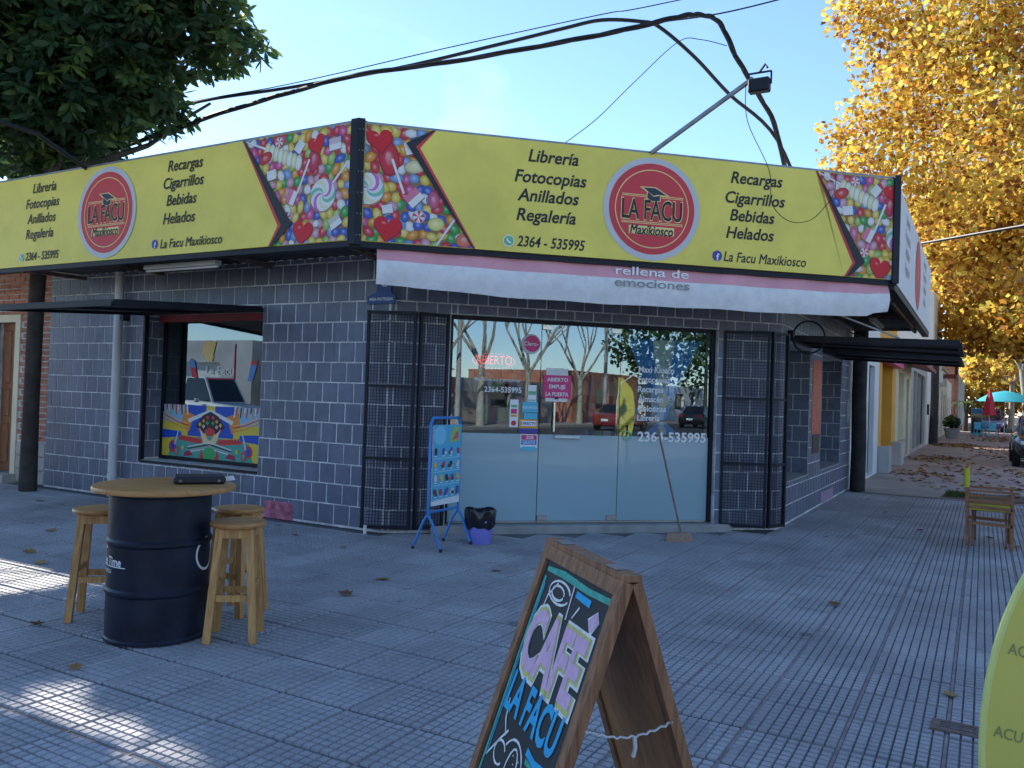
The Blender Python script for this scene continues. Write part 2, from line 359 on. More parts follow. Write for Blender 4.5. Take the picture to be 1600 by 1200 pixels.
for i in range(len(ko)-1):
    a, b, c, d = ko[i], ko[i+1], ki[i+1], ki[i]
    mb.q((*a, .002), (*b, .002), (*c, .002), (*d, .002)); mb.q((a[0], a[1], -.14), (b[0], b[1], -.14), (*b, .002), (*a, .002))
struct('kerb', mb, 'kerb')
mb = MB()                  # paler concrete slab after the tiles
mb.add([(-2.1, YS, .0), (-.55, YS, .0), (-.9, 20.2, .0), (-2.1, 20.6, .0)], [(0, 1, 2, 3)]); struct('concrete_apron', mb, 'concrete')
for nm, poly in (('opposite_pavement', [(12.3, -.2), (60, -.2), (60, 60), (12.3, 60)]), ('opposite_pavement', [(12.3, -9), (60, -9), (60, -40), (12.3, -40)]), ('opposite_pavement', [(XK, -9), (-90, -9), (-90, -40), (XK, -40)])):
    slab(nm, poly, -.14, .0, 'concrete')
mb = MB()
for k in range(9):
    x = 4.6+k*.86; mb.q((x, .6, -.135), (x+.45, .6, -.135), (x+.45, 4.4, -.135), (x, 4.4, -.135))
for k in range(9):
    y = -8.6+k*.9; mb.q((13.0, y, -.135), (16.6, y, -.135), (16.6, y+.45, -.135), (13.0, y+.45, -.135))
for k in range(9):
    y = -8.6+k*.9; mb.q((-.4, y, -.135), (3.2, y, -.135), (3.2, y+.45, -.135), (-.4, y+.45, -.135))
struct('zebra_crossing', mb, 'white_line')

# paving tiles: 64 raised panes each
PX, PY = .412, .430
def pane_pts(bevel):
    mb = MB(); g = .0026; gy = .004; w_, d_ = PX-.016, PY-.022
    for i in range(8):
        for j in range(8):
            x0 = -w_/2+i*w_/8+g; x1 = -w_/2+(i+1)*w_/8-g; y0 = -d_/2+j*d_/8+gy; y1 = -d_/2+(j+1)*d_/8-gy
            b = .003
            mb.add([(x0, y0, -.011), (x1, y0, -.011), (x1, y1, -.011), (x0, y1, -.011), (x0+b, y0+b, 0), (x1-b, y0+b, 0), (x1-b, y1-b, 0), (x0+b, y1-b, 0)],
                   [(4, 5, 6, 7), (0, 1, 5, 4), (1, 2, 6, 5), (2, 3, 7, 6), (3, 0, 4, 7)])
    return mb
pm = pane_pts(True); pmesh = pm.mesh('paving_tile', 'paver')
pv = np.array(pm.v); pf = np.array(pm.f)
cand = []
A2 = Vector((-5.54, 7.11)); B2 = Vector((-2.14, 10.4))
def inside_building(x, y):
    if y > 7.0 and x < -5.54: return True
    if x < -2.05 and y > 10.4: return True
    d = B2-A2; n = Vector((d.y, -d.x)).normalized()
    return (Vector((x, y))-A2).dot(n) < .1 and y > 7 and x < -2.1
for i in range(-34, 10):
    for j in range(-2, 38):
        x = -.32+i*PX; y = .30+j*PY
        if x > XK-.35 or y > YS-.2 or y < YK+.3 or x < -13.2 or inside_building(x, y): continue
        p = px((x, y, 0))
        if p is None or p[0] < -260 or p[0] > 1860 or p[1] > 1500: continue
        vis = -20 < p[0] < 1620 and p[1] < 1210
        cand.append((0 if vis else 1, p[2], x, y))
cand.sort()
for n_, (vv, d_, x, y) in enumerate(cand[:298]):
    o = link('paving_tile', pmesh, pav, (x, y, rng.uniform(-.0015, .0015)))
    o.rotation_euler = (rng.gauss(0, .0025), rng.gauss(0, .0025), rng.gauss(0, .002))
rest = cand[298:]
V = []; F = []
for k, (_, d_, x, y) in enumerate(rest):
    V.append(pv+np.array((x, y, rng.uniform(-.0015, .0015)))); F.append(pf+k*len(pv))
me = bpy.data.meshes.new('paving_tiles'); V = np.concatenate(V); F = np.concatenate(F)
me.from_pydata(V.tolist(), [], F.tolist()); me.materials.append(M['paver'])
tag(link('paving_tiles', me, pav), kind='stuff')
mb = MB()
for i in range(-34, 10):
    x = -.32+(i-.5)*PX
    if x > XK-.3: continue
    y1 = 6.9 if x < -5.6 else (YS if x > -2.0 else 7.05+(x+5.54)*.967)
    wj = .0075 if x > -2.4 else .005
    mb.q((x-wj, YK+.16, -.0085), (x+wj, YK+.16, -.0085), (x+wj, y1, -.0085), (x-wj, y1, -.0085))
tag(mb.build('mortar_joints', 'mortar_brown', pav), kind='stuff')

# ================================================================== KIOSK BUILDING
A = Vector((-5.54, 7.11, 0)); B = Vector((-2.14, 10.4, 0)); X0 = -11.62; HW = 3.0
kb = thing('kiosk_building', 'corner shop clad in dark blue square tiles with chamfered glass entrance', 'shop', (-5.54, 7.11, 0))
TP = .2245
tile_mb = MB(); h = TP/2-.007; b = .005
tile_mb.add([(-h, 0, -h), (h, 0, -h), (h, 0, h), (-h, 0, h), (-h+b, -.006, -h+b), (h-b, -.006, -h+b), (h-b, -.006, h-b), (-h+b, -.006, h-b)],
            [(4, 5, 6, 7), (0, 1, 5, 4), (1, 2, 6, 5), (2, 3, 7, 6), (3, 0, 4, 7)])
tmesh = tile_mb.mesh('wall_tile', 'walltile'); ntile = 0
def tiled_wall(P, rotz, W, H, ops, skirt=0., limit=True, z0=0.02, off=0.):
    """wall core with openings, tiles proud of the grout"""
    global ntile
    mb = MB(); facade(mb, W, H, ops, .3)
    wl = mb.build('wall', 'grout', kb); wl.location = P-Vector(kb['base']); wl.rotation_euler = (0, 0, rotz)
    stuff = MB(); rows = int((H-z0)/TP)+1
    for r in range(rows):
        zc = z0+(r+.5)*TP; sh = (.5 if r % 2 else 0.)+off
        for c in range(-1, int(W/TP)+2):
            x0 = max((c+sh)*TP, 0.); x1 = min((c+sh+1)*TP, W); za = max(zc-TP/2, 0); zb = min(zc+TP/2, H)
            if x1-x0 < .03: continue
            segs = [(x0, x1, za, zb)]
            for o in ops:
                new = []
                for (a, b_, c_, d_) in segs:
                    if b_ <= o[0] or a >= o[1] or d_ <= o[2] or c_ >= o[3]: new.append((a, b_, c_, d_)); continue
                    if a < o[0]: new.append((a, o[0], c_, d_))
                    if b_ > o[1]: new.append((o[1], b_, c_, d_))
                    aa, bb = max(a, o[0]), min(b_, o[1])
                    if d_ > o[3]: new.append((aa, bb, o[3], d_))
                    if c_ < o[2]: new.append((aa, bb, c_, o[2]))
                segs = new
            for (a, b_, c_, d_) in segs:
                if b_-a < .025 or d_-c_ < .025: continue
                full = b_-a > TP-.004 and d_-c_ > TP-.004
                if limit and ntile < 300:
                    o = link('wall_tile', tmesh, wl, ((a+b_)/2, rng.uniform(-.001, .001), (c_+d_)/2)); o.scale = ((b_-a-.014)/(TP-.014), 1, (d_-c_-.014)/(TP-.014)); ntile += 1
                else:
                    g = .007; e = .005
                    stuff.add([(a+g, 0, c_+g), (b_-g, 0, c_+g), (b_-g, 0, d_-g), (a+g, 0, d_-g), (a+g+e, -.006, c_+g+e), (b_-g-e, -.006, c_+g+e), (b_-g-e, -.006, d_-g-e), (a+g+e, -.006, d_-g-e)],
                              [(4, 5, 6, 7), (0, 1, 5, 4), (1, 2, 6, 5), (2, 3, 7, 6), (3, 0, 4, 7)])
    if stuff.v: tag(stuff.build('wall_tiles', 'walltile', wl), kind='stuff')
    return wl
dch = (B-A); WCH = dch.length; RCH = atan2(dch.y, dch.x)
wl_left = tiled_wall(Vector((X0, 7.11, 0)), 0, A.x-X0, HW, [(2.05, 4.20, .52, 2.42, .34)])
wl_front = tiled_wall(A, RCH, WCH, HW, [(.66, 3.88, .0, 2.38, .3)], off=.25)
wl_right = tiled_wall(B, pi/2, 6.15, HW, [(.46, 1.95, .53, 2.30, .5), (2.95, 4.95, .53, 2.30, .5)], limit=False, off=.4)
# tiles on the far reveals of the side windows and the reveal of the left window
def reveal_tiles(wl, x, d, z0, z1, face):
    mb = MB(); r = 0; z = z0
    while z < z1-.03:
        zb = min(z+TP, z1); y = 0.; seq = [.12, TP, TP] if r % 2 else [TP, TP, .1]
        for s_ in seq:
            yb = min(y+s_, d)
            if yb-y > .03:
                g = .006; p = x+face*.005
                mb.q((p, y+g, z+g), (p, yb-g, z+g), (p, yb-g, zb-g), (p, y+g, zb-g))
            y = yb
        z = zb; r += 1
    tag(mb.build('reveal_tiles', 'walltile', wl), kind='stuff')
reveal_tiles(wl_right, 1.95, .5, .55, 2.3, -1); reveal_tiles(wl_right, 4.95, .5, .55, 2.3, -1)
reveal_tiles(wl_left, 2.05, .34, .54, 2.4, 1)
KB = lambda x, y, z: Vector((x, y, z))
def kpart(name, mb, m, smooth=False, parent=kb): return mb.build(name, m, parent, smooth, world=(parent is kb))
# side-window glazing and sills
for (a, b_) in ((.46, 1.95), (2.95, 4.95)):
    o = MB().q((a, .49, .55), (b_, .49, .55), (b_, .49, 2.3), (a, .49, 2.3)).build('window', 'glass_win', wl_right)
    MB().box(a+.002, b_-.002, -.015, .485, .531, .552).build('sill', 'sill', o)
# interior room (dark), floor and ceiling, shelves
mb = MB()
ins = [(-11.4, 7.62), (-5.75, 7.62), (-2.62, 10.66), (-2.62, 16.4), (-11.4, 16.4)]
n = len(ins)
mb.add([(x, y, .085) for x, y in ins]+[(x, y, 2.75) for x, y in ins], [tuple(range(n)), tuple(range(n, 2*n))], 1)
mb.box(-11.5, -11.4, 7.6, 16.4, 0, 2.9); mb.box(-11.5, -2.6, 16.4, 16.5, 0, 2.9)
kpart('interior_room', mb, ['interior', 'intfloor'])
roof = MB(); rp = [(X0, 7.13), (A.x, 7.13), (B.x-.02, 10.42), (B.x-.02, 16.53), (X0, 16.53)]
roof.add([(x, y, 3.75) for x, y in rp]+[(x, y, 2.98) for x, y in rp], [tuple(range(5)), tuple(range(5, 10))]+[(i, (i+1) % 5, 5+(i+1) % 5, 5+i) for i in range(5)])
kpart('roof', roof, 'greywall')
mb = MB(); mb.box(X0, X0+.1, 7.2, 16.5, 0, 3.0); mb.box(X0, B.x-.02, 16.45, 16.55, 0, 3.0); kpart('party_wall', mb, 'greywall')
# shelves with goods seen dimly through the glass
for k, (cx, cy, rz) in enumerate(((-7.2, 11.2, .7), (-5.6, 13.0, .75), (-8.6, 9.6, .5))):
    sh = thing('display_shelf', ('tall shelf of packaged goods deep inside the shop, nearest the left window', 'shelf of packaged goods in the middle of the dim shop', 'shelf of packaged goods furthest back in the dim shop')[(1, 2, 0)[k]], 'shelf', (cx, cy, .09), rz)
    f = MB(); f.box(-.9, .9, .1, .14, 0, 1.9)
    for z in (.1, .55, 1.0, 1.45, 1.88): f.box(-.9, .9, -.2, .1, z, z+.025)
    f.build('rack', 'interior', sh)
    g = MB()
    for z in (.125, .575, 1.025, 1.475):
        x = -.86
        while x < .8:
            wv = rng.uniform(.06, .16); hh = rng.uniform(.16, .34); c = rng.choice([(.6, .08, .06), (.65, .5, .08), (.1, .25, .6), (.7, .7, .7), (.1, .4, .15), (.6, .25, .05)])
            g.add([(x_, y_, z_) for x_ in (x, x+wv) for y_ in (-.16, .05) for z_ in (z, z+hh)], [(0, 1, 3, 2), (4, 6, 7, 5), (0, 4, 5, 1), (2, 3, 7, 6), (0, 2, 6, 4), (1, 5, 7, 3)], 0, c); x += wv+.01
    tag(g.build('packages', 'print', sh), kind='stuff')
for k, (cx, cy) in enumerate(((-4.6, 10.2), (-3.9, 11.0))):
    L = thing('ceiling_lamp', ('lit fluorescent tube inside the shop, left of the pair behind the door', 'lit fluorescent tube inside the shop, right of the pair behind the door')[k], 'lamp', (cx, cy, 2.60), 1.1)
    MB().box(-.6, .6, -.05, .05, .08, .14).build('housing', 'white', L); MB().tube([(-.58, 0, .06), (.58, 0, .06)], .018).build('tube', 'tube_lamp', L)
# entrance: frame, three glass panels with film
def FR(P=A, r=RCH): return Matrix.Translation(P)@Matrix.Rotation(r, 4, 'Z')
ent = wl_front
mb = MB(); mb.box(.662, .70, .06, .14, .09, 2.378); mb.box(3.84, 3.878, .06, .14, .09, 2.378); mb.box(.70, 3.84, .07, .13, 2.335, 2.376)
mb.build('door_frame', 'blackmetal', ent)
mb = MB(); mb.bbox(.5, 4.1, -.07, .30, -.02, .08, .008); mb.build('step', 'sill', ent)
edges = [.702, 1.725, 2.69, 3.838]
for k in range(3):
    a, b_ = edges[k]+.004, edges[k+1]-.004; zt = 2.333
    gl = MB().q((a, .10, 1.085), (b_, .10, 1.085), (b_, .10, zt), (a, .10, zt)).build('door_glass', 'glass', ent)
    MB().box(a, b_, .096, .104, .11, 1.085).build('frosted_film', 'film', gl)
    MB().box(a, b_, .09, .11, .088, .108).build('bottom_rail', 'chrome', gl)
    if k == 1:
        for x in (a, b_-.12):
            MB().bbox(x, x+.12, .075, .125, .112, .175, .004).build('hinge_plate', 'chrome', gl); MB().bbox(x, x+.12, .075, .125, 2.27, 2.33, .004).build('hinge_plate', 'chrome', gl)
        MB().tube([(a+.16, .06, 1.12), (a+.16, .06, 1.45)], .012).build('pull_handle', 'chrome', gl)
        MB().tube([(a+.17, .055, 1.06), (a+.47, .055, 1.06)], .016).build('push_bar', 'white', gl)
        MB().lathe([(.0, -.01), (.022, -.01), (.022, .01), (0, .01)], 0, 0, 14).build('lock', 'black', gl, loc=(a+.19, .08, 1.5))
        MB().box(a+.03, a+.36, .088, .094, 1.50, 1.76).build('open_notice', 'magenta', gl)
        MB().box(a+.06, a+.32, .095, .097, 1.46, 1.84).build('paper', 'white', gl)
        for s_, z in (('ABIERTO', 1.71), ('EMPUJE', 1.63), ('LA PUERTA', 1.545)): ink(gl, s_, a+.195, z, .042, 'white_print', .086, bold=.02, width=.27 if 'LA' in s_ else None)
    if k == 0:
        def stick(x0, x1, z0, z1, m, nm='sticker', y=.09): return MB().box(x0, x1, y, y+.004, z0, z1).build(nm, m, gl)
        MB().disc(1.60, 2.10, .115, .115, .093, 36).build('round_sticker', 'silver', gl); MB().disc(1.61, 2.105, .092, .092, .0905, 36).build('round_sticker', 'magenta', gl)
        ink(gl, 'Claro-', 1.6, 2.105, .045, 'white_print', .088)
        ink(gl, 'Mandanos tus impresiones', 1.22, 1.685, .035, 'white_print', .092, width=.54, shear=.35, bold=.004)
        ink(gl, '2364-535995', 1.29, 1.575, .058, 'white_print', .092, width=.43, bold=.018)
        stick(1.375, 1.475, 1.16, 1.47, 'white_print')
        for z0, z1, m in ((1.38, 1.41, 'wagreen'), (1.31, 1.365, 'magenta'), (1.275, 1.30, 'orange')): stick(1.39, 1.46, z0, z1, m, y=.088)
        MB().disc(1.425, 1.205, .03, .03, .0875, 20).build('sticker', 'red', gl)
        stick(1.58, 1.68, 1.45, 1.64, 'white_print'); stick(1.585, 1.675, 1.53, 1.57, 'wagreen', y=.088); stick(1.585, 1.675, 1.46, 1.475, 'cyan_plastic', y=.088)
        stick(1.52, 1.70, 1.33, 1.445, 'cyan_plastic'); ink(gl, 'RECARGA', 1.61, 1.385, .026, 'white_print', .087)
        stick(1.54, 1.70, 1.255, 1.322, 'cyan_plastic')
        stick(1.49, 1.71, 1.15, 1.25, 'orange'); stick(1.51, 1.69, 1.175, 1.235, 'white_print', y=.088); ink(gl, 'DIRECTV', 1.60, 1.205, .03, 'fbblue', .086, bold=.02); stick(1.49, 1.71, 1.095, 1.15, 'fbblue')
        stick(1.51, 1.71, .93, 1.085, 'white_print'); stick(1.52, 1.70, 1.02, 1.075, 'magenta', y=.087); ink(gl, '3GB', 1.62, 1.048, .034, 'white_print', .085, bold=.02)
        stick(1.52, 1.70, .965, 1.015, 'blue', y=.087); ink(gl, 'GRATIS', 1.61, .99, .03, 'white_print', .085); stick(1.53, 1.69, .90, .945, 'cyan_plastic', y=.088)
    if k == 2:
        for s_, z in (('Maxi Kiosco', 1.87), ('Fotocopias', 1.755), ('Recargas', 1.64), ('Almacén', 1.525), ('Golosinas', 1.415), ('Librería', 1.305)):
            ink(gl, s_, 2.915, z, .068, 'white_print', .094, align='l', bold=.022, xs=.92)
        ink(gl, '2364-535995', 2.92, 1.085, .105, 'white_print', .084, align='l', width=.88, bold=.028)
        g = MB(); g.ring(2.79, 1.09, .045, .058, .084); g.add([(2.77, .084, 1.08), (2.785, .084, 1.07), (2.815, .084, 1.10), (2.80, .084, 1.115)], [(0, 1, 2, 3)]); g.build('phone_badge', 'wagreen', gl)
# lit "open" sign hung inside
os_ = thing('open_sign', 'red dotted light sign hanging behind the left door pane', 'sign', (FR()@Vector((1.22, .28, 1.80))), RCH)
MB().box(-.26, .26, .01, .03, 0, .2).build('board', 'black', os_)
ink(os_, 'ABIERTO', 0, .11, .10, 'led', .004, width=.42, bold=-.012)
g = MB()
for k in range(34):
    t = k/34*2*pi; g.disc(.245*cos(t), .10+.085*sin(t), .006, .006, .004, 6)
g.build('led_dots', 'led', os_)

# left show window: frame, pane, poster, head box
mb = MB(); mb.box(2.055, 2.09, .30, .338, .525, 2.41); mb.box(4.165, 4.195, .30, .338, .525, 2.41); mb.box(2.09, 4.165, .30, .338, .525, .565); mb.box(2.09, 4.165, .30, .338, 2.37, 2.41)
mb.box(2.052, 2.085, -.012, .05, .50, 2.415); mb.box(2.085, 4.198, -.014, .06, .49, .519)
wf = mb.build('window_frame', 'blackmetal', wl_left)
MB().box(2.09, 4.165, .2, .30, 2.33, 2.418).build('roller_box', 'redpaint', wf)
gw = MB().q((2.09, .325, .565), (4.165, .325, .565), (4.165, .325, 2.33), (2.09, .325, 2.33)).build('window_pane', 'glass_win', wl_left)
# poster of school supplies (symmetrical print)
PB = MB(); pl = [0]
def pp(pts, col):
    pl[0] += 1; y = .318-pl[0]*.00012
    for sgn in (1, -1):
        PB.add([(3.0+sgn*x, y-(.00006 if sgn < 0 else 0), z) for x, z in pts], [tuple(range(len(pts)))], 0, col)
Yc, Bc, Rc, Gc, Tc, Oc, Wc, Kc, Lc = (.72, .55, .07), (.02, .09, .5), (.62, .05, .05), (.05, .4, .12), (.08, .36, .30), (.75, .27, .05), (.75, .74, .7), (.03, .03, .04), (.25, .5, .68)
pp([(0, .57), (.93, .57), (.93, 1.25), (0, 1.25)], Yc); pp([(.45, 1.25), (.93, 1.25), (.93, 1.03), (.5, 1.0)], Lc)
pp([(.08, 1.25), (.45, 1.25), (.42, .85), (.1, .85)], Bc); pp([(.3, 1.12), (.5, 1.18), (.55, 1.0), (.4, .9)], Oc)
pp([(.0, .57), (.78, .57), (.7, .80), (.0, .86)], Tc); pp([(.15, .82), (.6, .86), (.58, .79), (.14, .75)], Rc)
for i in range(4): pp([(.42, .93+.025*i), (.6, .96+.025*i), (.93, 1.07+.025*i), (.93, 1.085+.025*i), (.6, .975+.025*i), (.42, .942+.025*i)], (Oc, Yc, Rc, (.8, .5, .2))[i])
for i in range(14): x = .42+i*.036; pp([(x, 1.12+.03*(i % 3)), (x+.02, 1.12+.03*(i % 3)), (x+.035, 1.25), (x+.012, 1.25)], (Wc, Rc, (.7, .45, .35), Kc, Oc)[i % 5])
pp([(0, 1.16), (.40, 1.02), (.42, 1.07), (.02, 1.2), (0, 1.2)], Wc)
pp([(.0, .86), (.27, .98), (.15, 1.12), (0, 1.18)], Kc)
for i in range(3):
    for j in range(2):
        cx, cz = .05+.07*i, 1.10-.045*i-.07*j; pp([(cx-.03, cz), (cx, cz+.028), (cx+.032, cz), (cx, cz-.03)], [(Rc, Oc, Yc), (Gc, (.75, .4, .4), Rc)][j][i])
pp([(0, .80), (.2, .96), (.12, .78), (0, .74)], (.8, .6, .35)); pp([(0, .98), (.10, .93), (.05, .86), (0, .88)], Rc)
for i in range(4): pp([(0, .775-.025*i), (.4, .70-.022*i), (.41, .712-.022*i), (0, .79-.025*i)], (Wc, Kc, (.4, .4, .42), Wc)[i])
pp([(0, .57), (.1, .57), (.09, .70), (0, .72)], Gc); pp([(.1, .57), (.18, .57), (.15, .70)], Rc)
pp([(.9, .80), (.93, .92), (.55, .9), (.52, .83)], Bc)
for cx, cz, r in ((.70, .70, .07), (.62, .64, .05)):
    pp([(cx+r*cos(k*pi/8), cz+r*1.1*sin(k*pi/8)) for k in range(16)], Rc); pp([(cx+r*.6*cos(k*pi/8), cz+r*.7*sin(k*pi/8)) for k in range(16)], Bc if r > .06 else Tc)
pp([(.64, .72), (.67, .73), (.60, .92), (.585, .91)], (.6, .6, .62)); pp([(.50+.025*cos(k*pi/6), .69+.028*sin(k*pi/6)) for k in range(12)], Yc)
pp([(.3, .6), (.48, .58), (.46, .64), (.36, .66)], (.35, .03, .08))
for i in range(10): pp([(.05+.055*i, .832), (.06+.055*i, .832), (.06+.055*i, .85), (.05+.055*i, .85)], Yc)
PB.build('poster', 'print', gw)
# small stickers on the pane
g = MB(); g.plate([(2.62, 1.62), (2.73, 1.60), (2.69, 1.73), (2.58, 1.75)], .315, .318); g.build('eraser_sticker', 'red_plastic', gw)
g = MB(); g.plate([(2.58, 1.752), (2.69, 1.732), (2.665, 1.83), (2.60, 1.86), (2.56, 1.83)], .315, .318); g.build('eraser_sticker', 'blue', gw)
g = MB(); g.plate([(3.64, 1.58), (3.73, 1.60), (3.79, 1.78), (3.69, 1.79)], .315, .318); g.build('pencil_sticker', 'blue', gw)
g = MB(); g.plate([(3.685, 1.79), (3.79, 1.78), (3.80, 1.83), (3.70, 1.84)], .315, .318); g.build('pencil_sticker', 'red_plastic', gw)
g = MB(); g.plate([(2.78, 1.92), (3.0, 1.90), (3.06, 2.08), (2.86, 2.09)], .315, .318); g.plate([(2.86, 1.83), (2.99, 1.82), (3.02, 1.90), (2.84, 1.915)], .3152, .3182); g.build('cap_sticker', 'gold', gw)
ink(gw, 'La Facu', 3.14, 1.71, .11, 'white_print', .316, width=.5, bold=0)
g = MB(); g.tube([(2.92, .317, 1.60), (3.4, .317, 1.60), (3.4, .317, 2.05)], .008, 4); g.build('sticker_line', 'red', gw)
# propped-open shutters
def flap(pts, name='shutter'):
    mb = MB(); P = [Vector(p) for p in pts]; u = Vector((0, 0, .035))
    mb.add([p for p in P]+[p+u for p in P], [(0, 1, 2, 3), (7, 6, 5, 4), (0, 4, 5, 1), (1, 5, 6, 2), (2, 6, 7, 3), (3, 7, 4, 0)])
    for i in range(4): mb.bar(P[i]-Vector((0, 0, .012)), P[(i+1) % 4]-Vector((0, 0, .012)), .05, .04)
    m1 = (P[0]+P[1])/2; m2 = (P[2]+P[3])/2; mb.bar(m1-Vector((0, 0, .012)), m2-Vector((0, 0, .012)), .04, .03)
    return kpart(name, mb, 'blackmetal')
flap([(-9.56, 7.08, 2.43), (-7.42, 7.08, 2.43), (-7.42, 5.16, 2.29), (-9.56, 5.18, 2.29)])
flap([(-2.12, 10.88, 2.36), (-2.12, 12.36, 2.36), (-.25, 12.34, 2.24), (-.25, 10.92, 2.29)])
flap([(-2.12, 13.32, 2.36), (-2.12, 15.38, 2.36), (-.30, 15.33, 2.25), (-.30, 13.38, 2.255)])
for (y0, y1) in ((11.0, 10.5), (15.2, 15.9)):
    kpart('stay_bar', MB().bar((-2.1, y1, 2.85), (-.9, y0, 2.36), .02), 'steel')
# folding security grilles
def grille(P, Q, z0=.055, z1=2.37):
    P = Vector((*P, 0)); Q = Vector((*Q, 0)); d = (Q-P); L = d.length; d.normalize()
    g = thing_part('security_grille')
    fr = MB(); Z = lambda p, z: Vector((p.x, p.y, z))
    for p in (P+d*.02, Q-d*.02): fr.bar(Z(p, z0), Z(p, z1), .04, .03, upv=d)
    for z in (z0+.015, z1-.015, .80, 1.57): fr.bar(Z(P, z), Z(Q, z), .03, .03)
    o = fr.build('security_grille', 'blackmetal', kb, world=True)
    m = MB(); k = 0; x = .06
    while x < L-.05: m.bar(Z(P+d*x, z0), Z(P+d*x, z1), .0045, .0045); x += .034
    z = z0+.04
    while z < z1: m.bar(Z(P, z), Z(Q, z), .0045, .0045); z += .034
    m.build('wire_mesh', 'blackmetal', o).data.transform(Matrix.Translation(-Vector(kb['base'])))
def thing_part(n): return n
grille((-5.74, 6.97), (-5.25, 7.20)); grille((-5.24, 7.23), (-5.08, 7.56)); grille((-2.70, 9.86), (-2.19, 10.02)); grille((-2.175, 10.04), (-2.05, 10.36))
kpart('gate_latch', MB().tube([(-5.66, 6.96, .0), (-5.66, 6.96, .09)], .018), 'white')
# downpipe
mb = MB(); mb.tube([(-9.96, 7.01, 2.97), (-9.96, 7.01, .02)], .057, 16); mb.lathe([(.062, .26), (.064, .27), (.064, .30), (.062, .31)], -9.96, 7.01, 16)
dp = kpart('downpipe', mb, 'pipe', True)
kpart('pipe_clip', MB().box(-9.90, -9.84, 6.99, 7.09, 2.33, 2.42), 'blackmetal')
# canopy soffit and beams
SLx, SLy, SRx, SRy = -5.2, 6.08, -.87, 10.05
mb = MB()
def corr(P0, P1, Q0, Q1, n):      # corrugated sheet between wall edge P0-P1 and front edge Q0-Q1
    P0, P1, Q0, Q1 = map(Vector, (P0, P1, Q0, Q1)); rows = []
    for k in range(n+1):
        t = k/n; dz = Vector((0, 0, .018 if k % 2 else 0)); rows.append((P0.lerp(P1, t)+dz, Q0.lerp(Q1, t)+dz))
    for k in range(n): mb.q(rows[k][0], rows[k+1][0], rows[k+1][1], rows[k][1])
corr((-10.9, 7.1, 2.985), (-5.56, 7.1, 2.985), (-10.9, SLy+.15, 2.96), (SLx-.06, SLy+.15, 2.96), 70)
corr((A.x, A.y, 2.985), (B.x, B.y, 2.985), (SLx, SLy+.17, 2.96), (SRx-.17, SRy, 2.96), 60)
corr((B.x, B.y+.02, 2.985), (B.x, 16.5, 2.985), (SRx-.15, SRy+.1, 2.95), (SRx-.15, 16.8, 2.95), 70)
kpart('canopy_soffit', mb, 'soffit')
for k, (p, q_) in enumerate([((-10.8, 7.08, 2.93), (-10.8, 6.2, 2.92)), ((-9.2, 7.08, 2.93), (-9.0, 6.2, 2.92)), ((-7.3, 7.08, 2.93), (-7.1, 6.2, 2.92)), ((-5.7, 7.05, 2.93), (-5.4, 6.25, 2.92)), ((-10.9, 6.25, 2.915), (-5.3, 6.25, 2.915)),
                             ((-2.1, 11.8, 2.93), (-1.05, 11.9, 2.92)), ((-2.1, 14.0, 2.93), (-1.05, 14.1, 2.92)), ((-2.1, 16.2, 2.93), (-1.05, 16.3, 2.92)), ((-1.1, 10.4, 2.915), (-1.1, 16.7, 2.915))]):
    kpart('canopy_beam', MB().bar(p, q_, .05, .05), 'rust')
for (x, y, r) in ((-1.96, 16.32, .13),):
    mb = MB(); mb.tube([(x, y, -.02), (x+.01, y, .8), (x-.01, y+.01, 1.7), (x, y, 2.95)], [r*1.03, r, r*.98, r*.97], 14); kpart('canopy_post', mb, 'darkwood', True)
kpart('bracket_ring', MB().tube([(-1.90+.20*cos(t*pi/18)*.86, 10.80+.20*cos(t*pi/18)*.5, 2.36+.20*sin(t*pi/18)) for t in range(36)], .012, 6, closed=True), 'blackmetal', True)  # plain black hoop of a sign bracket
kpart('ring_arm', MB().bar((-2.13, 10.72, 2.40), (-2.06, 10.70, 2.40), .05, .08), 'blackmetal')
for nm, p, q_ in (('strip_light', (-8.55, 6.36, 2.86), (-7.33, 6.34, 2.86)), ('strip_light', (-1.5, 13.75, 2.86), (-1.5, 15.0, 2.86))):
    o = kpart(nm, MB().bar(p, q_, .09, .05), 'pipe'); MB().tube([Vector(p)-Vector((0, 0, .04)), Vector(q_)-Vector((0, 0, .04))], .014).build('tube', 'white', o).data.transform(Matrix.Translation(-Vector(kb['base'])))
# faded painted patches on the plinth, poster on the side pier
MB().box(4.33, 4.79, -.0075, -.0062, .0, .20).build('paint_patch', mat('patch', (.42, .13, .18), .8, .6, 14), wl_left)
MB().box(3.1, 4.3, -.0085, -.0062, .02, .19).build('paint_patch', mat('patch2', (.36, .24, .34), .8, .5, 14), wl_right)
po = MB().box(2.12, 2.85, -.011, -.0075, 1.10, 2.18).build('pier_poster', mat('posterred', (.55, .10, .06), .5, .2, 9), wl_right); MB().box(2.2, 2.78, -.013, -.0115, .82, 1.10).build('poster_foot', 'ink', po)
gp = MB().box(.62, 1.0, .47, .485, .6, 1.45).build('window_poster', mat('posterg', (.12, .42, .12), .5, .6, 9), wl_right)
MB().box(3.1, 3.3, .45, .46, .75, 1.35).build('window_poster', 'vinyl', wl_right)
MB().box(5.55, 5.75, -.03, -.007, 1.25, 1.65).build('meter_box', 'sill', wl_right)
